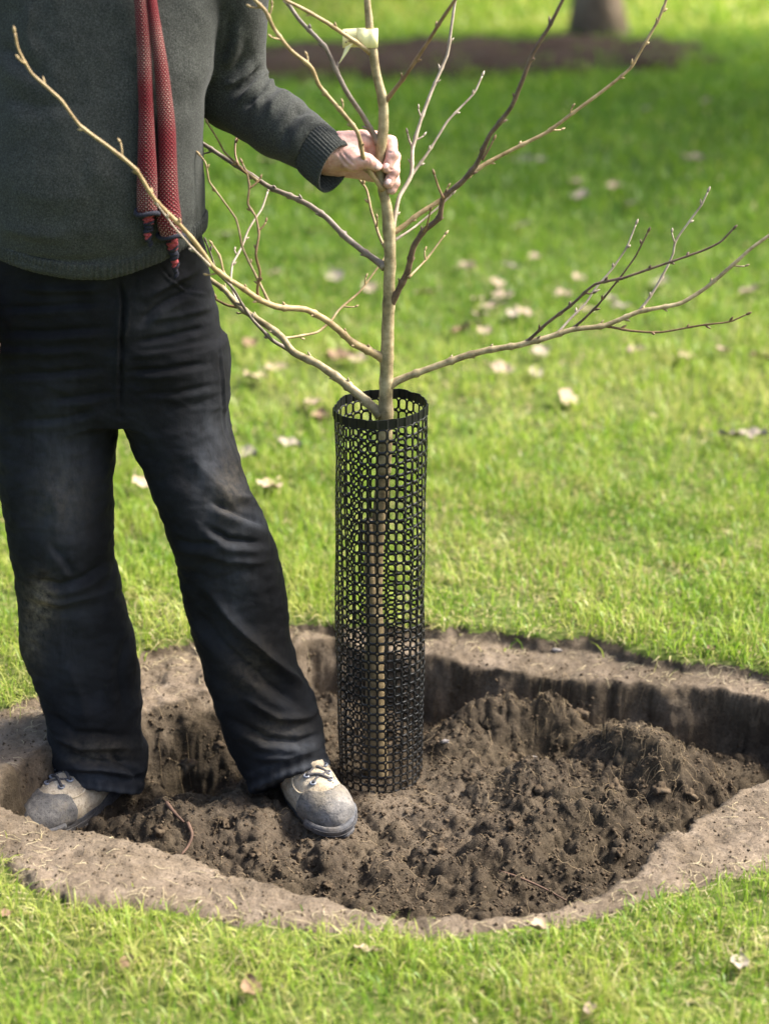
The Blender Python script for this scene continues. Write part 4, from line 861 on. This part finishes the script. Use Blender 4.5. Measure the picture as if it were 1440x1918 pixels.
neckp = [neck0+np.array(o_) for o_ in ((.055, -.075, .03), (.085, 0, .06), (.03, .085, .075), (-.05, .08, .075), (-.09, .0, .06), (-.03, -.085, .035), (.03, -.095, .02))]
path = np.array(A+[neckp[0]]+neckp[1:]+Bq[::-1]); ww = np.array(w1+[13]*7+w2[::-1], float)
cw = catmull(np.c_[path, ww], 240); Cs = cw[:, :3]; ws = cw[:, 3]*pxm(Cs)
k = 20; V, Fq = sweep(Cs, ws*.78, k, ws)      # N faces the camera first
L = np.r_[0, np.cumsum(np.linalg.norm(np.diff(Cs, axis=0), axis=1))]
uv = np.stack([np.tile(np.abs(np.arange(k)/k*2-1)*.055, len(Cs)), np.repeat(L, k)], 1)
scarf = mk('scarf', V, Fq, MAT['scarf'], person, uv=uv)
for (ex, ey), wd_, pts in (((276, 399), 21, [(278, 402), (279, 420), (277, 440), (283, 461)]), ((321, 441), 25, [(322, 446), (325, 470), (328, 490), (330, 520)])):
    c = on_torso(ex, ey, .017); r_ = wd_*pxm(c); a = np.linspace(0, 2*np.pi, 26)
    ring = c+np.stack([np.cos(a)*r_, -np.abs(np.sin(a))*0-np.sin(a)*r_*.75, .003*np.sin(a*2)-.0015*np.cos(a)], 1)
    v, f = sweep(ring, .0042, 8, caps=False); mk('hem_cord', v, f, MAT['navy'], scarf)
    P = [on_torso(a_, b_, .010) for a_, b_ in pts]; C = catmull(P, 60); t = np.linspace(0, 1, 60)
    for kx in range(4):
        s_ = slice(kx*15, min(kx*15+16, 60)); tt = t[s_]; rad = (.0095-.0065*tt)*(1+.22*np.sin(tt*55)); v, f = sweep(C[s_], rad, 9); mk('tassel', v, f, MAT['red_yarn' if kx % 2 == 0 else 'navy'], scarf)
    T_, N_, B_ = frames(C); ph = t*26; sp = C+(N_*np.cos(ph)[:, None]+B_*np.sin(ph)[:, None])*(.0095-.0065*t)[:, None]*1.05
    v, f = sweep(sp, .0021, 6); mk('wrapped_cord', v, f, MAT['navy'], scarf)
# body: hands, neck and head
def H(a, b, Y): return W(a, b, Y)
idxF = [H(700, 262, .020), H(731, 267, .019), H(735, 291, -.006), H(724, 315, -.015)]
midF = [H(702, 285, .028), H(737, 294, .018), H(737, 321, -.006), H(727, 344, -.014)]
rngF = [H(697, 306, .028), H(735, 319, .018), H(738, 343, .0), H(734, 356, -.004)]
pinF = [H(690, 324, .022), H(719, 336, .02), H(729, 348, .008), H(727, 356, .001)]
thb = [H(628, 292, -.020), H(662, 301, -.031), H(688, 301, -.031), H(704, 311, -.023)]
wst = H(598, 287, -.012); fore = el_+fd*.6
def hand(X, Y, Z):
    d = chain(X, Y, Z, [fore, wst], [.034, .0285]); s = lambda e, k=.012: smin(d, e, k)
    for a, b, r1, r2 in ((H(612, 273, .0), idxF[0], .0205, .0155), (H(612, 284, .008), midF[0], .021, .016), (H(612, 298, .008), rngF[0], .021, .015), (H(614, 306, .002), pinF[0], .019, .0135)): d = smin(d, cap(X, Y, Z, a, b, r1, r2), .016)
    d = smin(d, cap(X, Y, Z, H(618, 287, -.012), H(660, 298, -.022), .024, .0195), .016)
    d = smin(d, cap(X, Y, Z, H(640, 270, -.006), H(676, 262, .006), .020, .0145), .014)      # web between thumb and index
    d = smin(d, chain(X, Y, Z, thb[1:], [.0165, .0122, .0098], .004), .012)
    f = None
    for fg, r in ((idxF, [.0135, .0118, .0105, .0088]), (midF, [.0135, .0118, .0105, .0086]), (rngF, [.0125, .0112, .0098, .0082]), (pinF, [.0115, .0098, .0086, .0072])):
        e = chain(X, Y, Z, fg, r, .004); f = e if f is None else smin(f, e, .0005)
    return smin(d, f, .007)
V1, F1 = surfnet(hand, np.minimum(fore, H(600, 360, 0))-[.05, .08, .04], H(750, 240, .07)+[.02, .02, .03], .0019)
N1 = normals(V1, F1)
hf = [([(640, 283), (655, 300), (668, 312)], -.0012, 2.2), ([(632, 285), (645, 304), (660, 318)], -.001, 2.2), ([(690, 296), (692, 303), (690, 311)], -.0009, 1.6), ([(686, 295), (688, 302), (686, 311)], -.0008, 1.4), ([(738, 283), (733, 286), (728, 285)], -.0008, 1.5), ([(742, 312), (735, 318), (729, 316)], -.0008, 1.5), ([(668, 262), (680, 270), (690, 290)], -.0012, 3), ([(610, 262), (612, 285), (616, 310)], .0008, 4)]
V1 = V1+N1*(fold_fn(V1, N1, hf)+.0005*fbm(V1[:, 0]*150, V1[:, 1]*150, V1[:, 2]*150, o=2, s=3))[:, None]
hb = W(-58, 600, -.055)
fR = [[W(-70+o_, 610, -.06), W(-54+o_*.6, 636, -.085), W(-28+o_*.3, 650+q_, -.10), W(-9+o_*.1, 662+q_*1.5, -.105)] for o_, q_ in ((-14, 10), (-2, 3), (10, -4), (20, -11))]
def handR(X, Y, Z):
    d = chain(X, Y, Z, [elR*.4+wrR*.6, wrR, hb], [.034, .028, .03]); d = smin(d, ell(X, Y, Z, W(-56, 606, -.06), (.026, .042, .045)), .015)
    f = None
    for c in fR: e = chain(X, Y, Z, c, [.012, .0105, .0095, .008], .004); f = e if f is None else smin(f, e, .0015)
    d = smin(d, f, .007); return smin(d, chain(X, Y, Z, [W(-40, 585, -.09), W(-25, 620, -.12), W(-12, 640, -.125)], [.016, .0125, .0095], .006), .01)
V2, F2 = surfnet(handR, np.minimum(wrR, W(-80, 690, -.06))-[.07, .13, .03], W(12, 540, -.0)+[.01, .05, .03], .0030)
hc = neck0+np.array([.01, -.03, .225])
def head(X, Y, Z):
    x, y, z = X-hc[0], Y-hc[1], Z-hc[2]; d = ell(x, y, z, (0, .015, .03), (.076, .098, .095)); d = smin(d, ell(x, y, z, (0, -.02, -.045), (.060, .068, .078)), .03)
    d = smin(d, cap(x, y, z, (0, -.088, .012), (0, -.112, -.022), .008, .014), .012); d = smin(d, ell(x, y, z, (0, -.078, -.058), (.026, .014, .009)), .012); d = smin(d, ell(x, y, z, (0, -.07, -.095), (.026, .022, .02)), .02)
    for s in (-1, 1):
        d = smin(d, ell(x, y, z, (s*.078, .02, -.005), (.010, .022, .032)), .008); d = smin(d, ell(x, y, z, (s*.032, -.078, .028), (.024, .013, .009)), .01); d = -smin(-d, ell(x, y, z, (s*.031, -.098, .008), (.017, .014, .011)), .008) if False else d
    return smin(d, cap(x, y, z, (0, .02, -.06), (0, .035, -.26), .057, .062), .03)
V3, F3 = surfnet(head, hc-[.12, .15, .30], hc+[.12, .15, .16], .005)
arms = [sweep(catmull([fore, el_, (el_+sh)/2, sh, neck0], 24), np.linspace(.034, .045, 24), 12), sweep(catmull([elR*.4+wrR*.6, elR, (elR+shR)/2, shR, neck0], 24), np.linspace(.034, .045, 24), 12)]
v, f = merge([(V1, F1), (V2, F2), (V3, F3)]+arms)
o1, o2, o3, o4 = len(V1), len(V1)+len(V2), len(V1)+len(V2)+len(V3), len(V1)+len(V2)+len(V3)+24*12
near = lambda A_, c_, o_: o_+int(np.argmin(np.linalg.norm(A_-c_, axis=1)))
f = [list(x_) for x_ in f]
for c_, a0, hv, ho in ((fore, o3, V1, 0), (neck0, o3+23*12, V3, o2), (elR*.4+wrR*.6, o4, V2, o1), (neck0, o4+23*12, V3, o2)):
    n1 = near(hv, v[a0], ho); n2 = near(hv, v[a0+4], ho); f.append([a0, a0+4, n2, n1] if n1 != n2 else [a0, a0+4, n1])
body = mk('body', v, f, MAT['skin'], person)
Vh, Fh = surfnet(lambda X, Y, Z: np.maximum(ell(X-hc[0], Y-hc[1], Z-hc[2], (0, .02, .034), (.084, .105, .102)), -((Z-hc[2])-.045+.75*(Y-hc[1]))), hc-[.13, .14, .14], hc+[.13, .16, .16], .006)
mk('hair', Vh, Fh, MAT['hair'], body)
for s in (-1, 1):
    v, f = blob(.0115, 0, 1, (1, 1, 1)); mk('eye', v+hc+np.array([s*.031, -.078, .010]), f, MAT['stone'], body)
def nail(c, axis_, nrm, L, wd):
    a = axis_/np.linalg.norm(axis_); n = nrm-a*nrm.dot(a); n /= np.linalg.norm(n); b = np.cross(a, n); P = []
    for i in range(7):
        t = i/6*2-1; w_ = wd*math.sqrt(max(0, 1-abs(t)**3.5))+.0004
        for j in range(5): s = j/4*2-1; P.append(c+a*t*L+b*s*w_+n*(.0007-.35*wd*s*s*s*s*.6-.0006*t*t))
    return mk('fingernail', np.array(P), [[i*5+j, i*5+j+1, (i+1)*5+j+1, (i+1)*5+j] for i in range(6) for j in range(4)], MAT['nail'], body)
def surf(V, c, d):                       # farthest vertex near the ray c + t d
    q = V-c; t = q.dot(d); m = (np.linalg.norm(q-np.outer(t, d), axis=1) < .0032) & (t > -.02) & (t < .02); return c+d*(t[m].max() if m.any() else .01)
for fg, L_, w_, sd_ in ((idxF, .0058, .0042, (-.28, -.9, .25)), (midF, .0056, .0042, (-.2, -.92, .2)), (thb, .0062, .0056, (.05, -.95, .32))):
    a = fg[-1]-fg[-2]; d = np.array(sd_); d = d-a*d.dot(a)/a.dot(a); d /= np.linalg.norm(d); thick(nail(surf(V1, fg[-1]-a/np.linalg.norm(a)*.001, d), a, d, L_, w_), .0008)
# boots
def boot(loc, yaw, roll, pitch, side, lab):
    c, s = math.cos(R(yaw)), math.sin(R(yaw)); cr, sr = math.cos(R(roll)), math.sin(R(roll)); cp, sp = math.cos(R(pitch)), math.sin(R(pitch))
    fw, lt = np.array([s, -c, 0]), np.array([c, s, 0]); up = np.array([0, 0, 1.])
    fw, up = fw*cp+up*sp, up*cp-fw*sp; lt, up = lt*cr+up*sr, up*cr-lt*sr
    to = lambda P: np.asarray(loc)+(P[:, :1]-.15)*fw+P[:, 1:2]*lt+P[:, 2:]*up     # local: x to the toe, y to picture right, z up
    def upper(X, Y, Z, off=0.):
        Y = Y-side*.010*np.sin(np.clip(X/.30, 0, 1)*np.pi)
        d = ell(X, Y, Z, (.232, 0, .045), (.078, .0465, .038)); d = smin(d, ell(X, Y, Z, (.16, 0, .05), (.085, .042, .050)), .03)
        d = smin(d, cap(X, Y, Z, (.165, 0, .062), (.085, 0, .105), .038, .044), .03); d = smin(d, ell(X, Y, Z, (.055, 0, .05), (.062, .041, .055)), .03)
        d = smin(d, cap(X, Y, Z, (.062, 0, .09), (.050, 0, .125), .040, .040), .03)
        return np.maximum(d-off, .016-Z)
    b = empty('tmp', (0, 0, 0)); bpy.data.objects.remove(b)
    Vv, Fv = surfnet(upper, (-.02, -.085, 0), (.33, .085, .25), .0042); Nv = normals(Vv, Fv)
    x, y, z = Vv.T
    dd = .0008*fbm(x*60, y*60, z*60, o=3, s=2)-.0022*np.exp(-((x-.155-.25*y*y*40)/.004)**2)*(z > .05)-.0018*np.exp(-((x-.175)/.0035)**2)*(z > .05)-.0018*np.exp(-((z-.050-.12*(x-.1))/.003)**2)*(x < .19)+.0018*sstep(.016, .014, np.abs(y))*sstep(.23, .22, x)*sstep(.06, .08, z)
    o = mk('boot', to(Vv+Nv*dd[:, None]), Fv, MAT['suede'], person); o['label'] = lab
    def capf(X, Y, Z): return np.maximum(np.maximum(upper(X, Y, Z, .0026), -(X-.244-.010*np.cos(Y*75)-.9*np.clip(.035-Z, 0, 1)+.35*np.maximum(np.abs(Y)-.02, 0))), .02-Z)
    Vv2, Fv2 = surfnet(capf, (.12, -.085, 0), (.33, .085, .12), .0036); N2 = normals(Vv2, Fv2)
    mk('toe_cap', to(Vv2+N2*(.0009*fbm(Vv2[:, 0]*70, Vv2[:, 1]*70, Vv2[:, 2]*70, o=3, s=7))[:, None]), Fv2, MAT['toecap'], o)
    t = np.linspace(0, 2*np.pi, 64, endpoint=False); ox = .155+.162*np.cos(t); wid = np.interp(ox, [-.01, .05, .12, .2, .26, .30, .317], [.027, .038, .039, .048, .048, .036, .012]); oy = np.sign(np.sin(t))*wid*np.abs(np.sin(t))**.55+side*.010*np.sin(np.clip(ox/.3, 0, 1)*np.pi)
    prof = [(-.004, .97), (.0, 1.02), (.007, 1.035), (.008, 1.005), (.010, 1.005), (.011, 1.035), (.019, 1.035), (.020, 1.0), (.0215, 1.0), (.0225, 1.03), (.030, 1.02), (.033, .95)]
    S = []
    for zz, sc in prof: rise = .018*np.clip((ox-.22)/.1, 0, 1)**2; S.append(np.stack([.155+(ox-.155)*sc, oy*sc, np.full(64, zz)+rise], 1))
    S = np.concatenate(S); m_ = len(prof); Ff = [[i*64+j, i*64+(j+1) % 64, (i+1)*64+(j+1) % 64, (i+1)*64+j] for i in range(m_-1) for j in range(64)]+[list(range(64))[::-1]]
    mk('sole', to(S), Ff, MAT['sole'], o, smooth=False)
    # a raised rubber toe bumper with grooves
    a = np.linspace(-1.15, 1.15, 40); bx_ = .225+.096*np.cos(a); by_ = .0535*np.sin(a)+side*.007; v, f = sweep(to(np.stack([bx_, by_, .040+0*a], 1)), .0055, 8, .009); mk('toe_bumper', v, f, MAT['sole'], o)
    def top(x_, y_):
        zs = np.linspace(.22, .03, 160); v_ = upper(np.full(160, x_), np.full(160, y_), zs); i = np.argmax(v_ < 0); return np.array([x_, y_, zs[i]])
    ey = [(.226, .017), (.206, .021), (.186, .023), (.166, .024)]
    for i, (ex, ew) in enumerate(ey):
        for sg in (-1, 1):
            p = top(ex, sg*ew)+[0, 0, .002]; a = np.linspace(0, 2*np.pi, 14); ring = to(p+np.stack([np.cos(a)*.0050, np.sin(a)*.0050, 0*a], 1)); v, f = sweep(ring, .0021, 6, caps=False); mk('eyelet', v, f, MAT['metal'], o)
        if i < len(ey)-1:
            for sg in (-1, 1):
                p0, p1 = top(ex, sg*ew), top(ey[i+1][0], -sg*ey[i+1][1]); mid_ = top((ex+ey[i+1][0])/2, 0)+[0, 0, .004]
                v, f = sweep(to(catmull([p0+[0, 0, .003], mid_+[0, 0, .002*sg], p1+[0, 0, .003]], 12)), .0029, 6); mk('lace', v, f, MAT['lace'], o)
    for sg in (-1, 1):
        for pth in ([(.236, .026), (.222, .036), (.200, .040), (.180, .034)], [(.190, .031), (.178, .040), (.168, .046)], [(.160, .029), (.150, .037), (.140, .043)]):
            P_ = [top(x_, sg*y_+side*.008)+[0, 0, .0008] for x_, y_ in pth]; v, f = sweep(to(catmull(P_, 14)), .0021, 6); mk('piping', v, f, MAT['piping'], o)
    for zz in (.034, .043):                # grooves moulded round the toe bumper
        a = np.linspace(-.95, .95, 30); v, f = sweep(to(np.stack([.2305+.0985*np.cos(a), .0565*np.sin(a)+side*.007, zz+0*a], 1)), .0009, 5); mk('groove', v, f, MAT['lace'], o)
    a = np.linspace(-.017, .017, 7); pad = [top(.194-abs(q)*.3, q)+[0, 0, .003] for q in a]; v, f = sweep(to(catmull(pad, 14)), .006, 8, .009); mk('tongue', v, f, MAT['suede'], o)
boot(BOOT_R, 24, 9, -4, -1, 'worn tan hiking boot pressed into the soil beside the mesh guard')
boot(BOOT_L, -30, -6, -2, 1, 'worn tan hiking boot half hidden behind the bare soil rim')
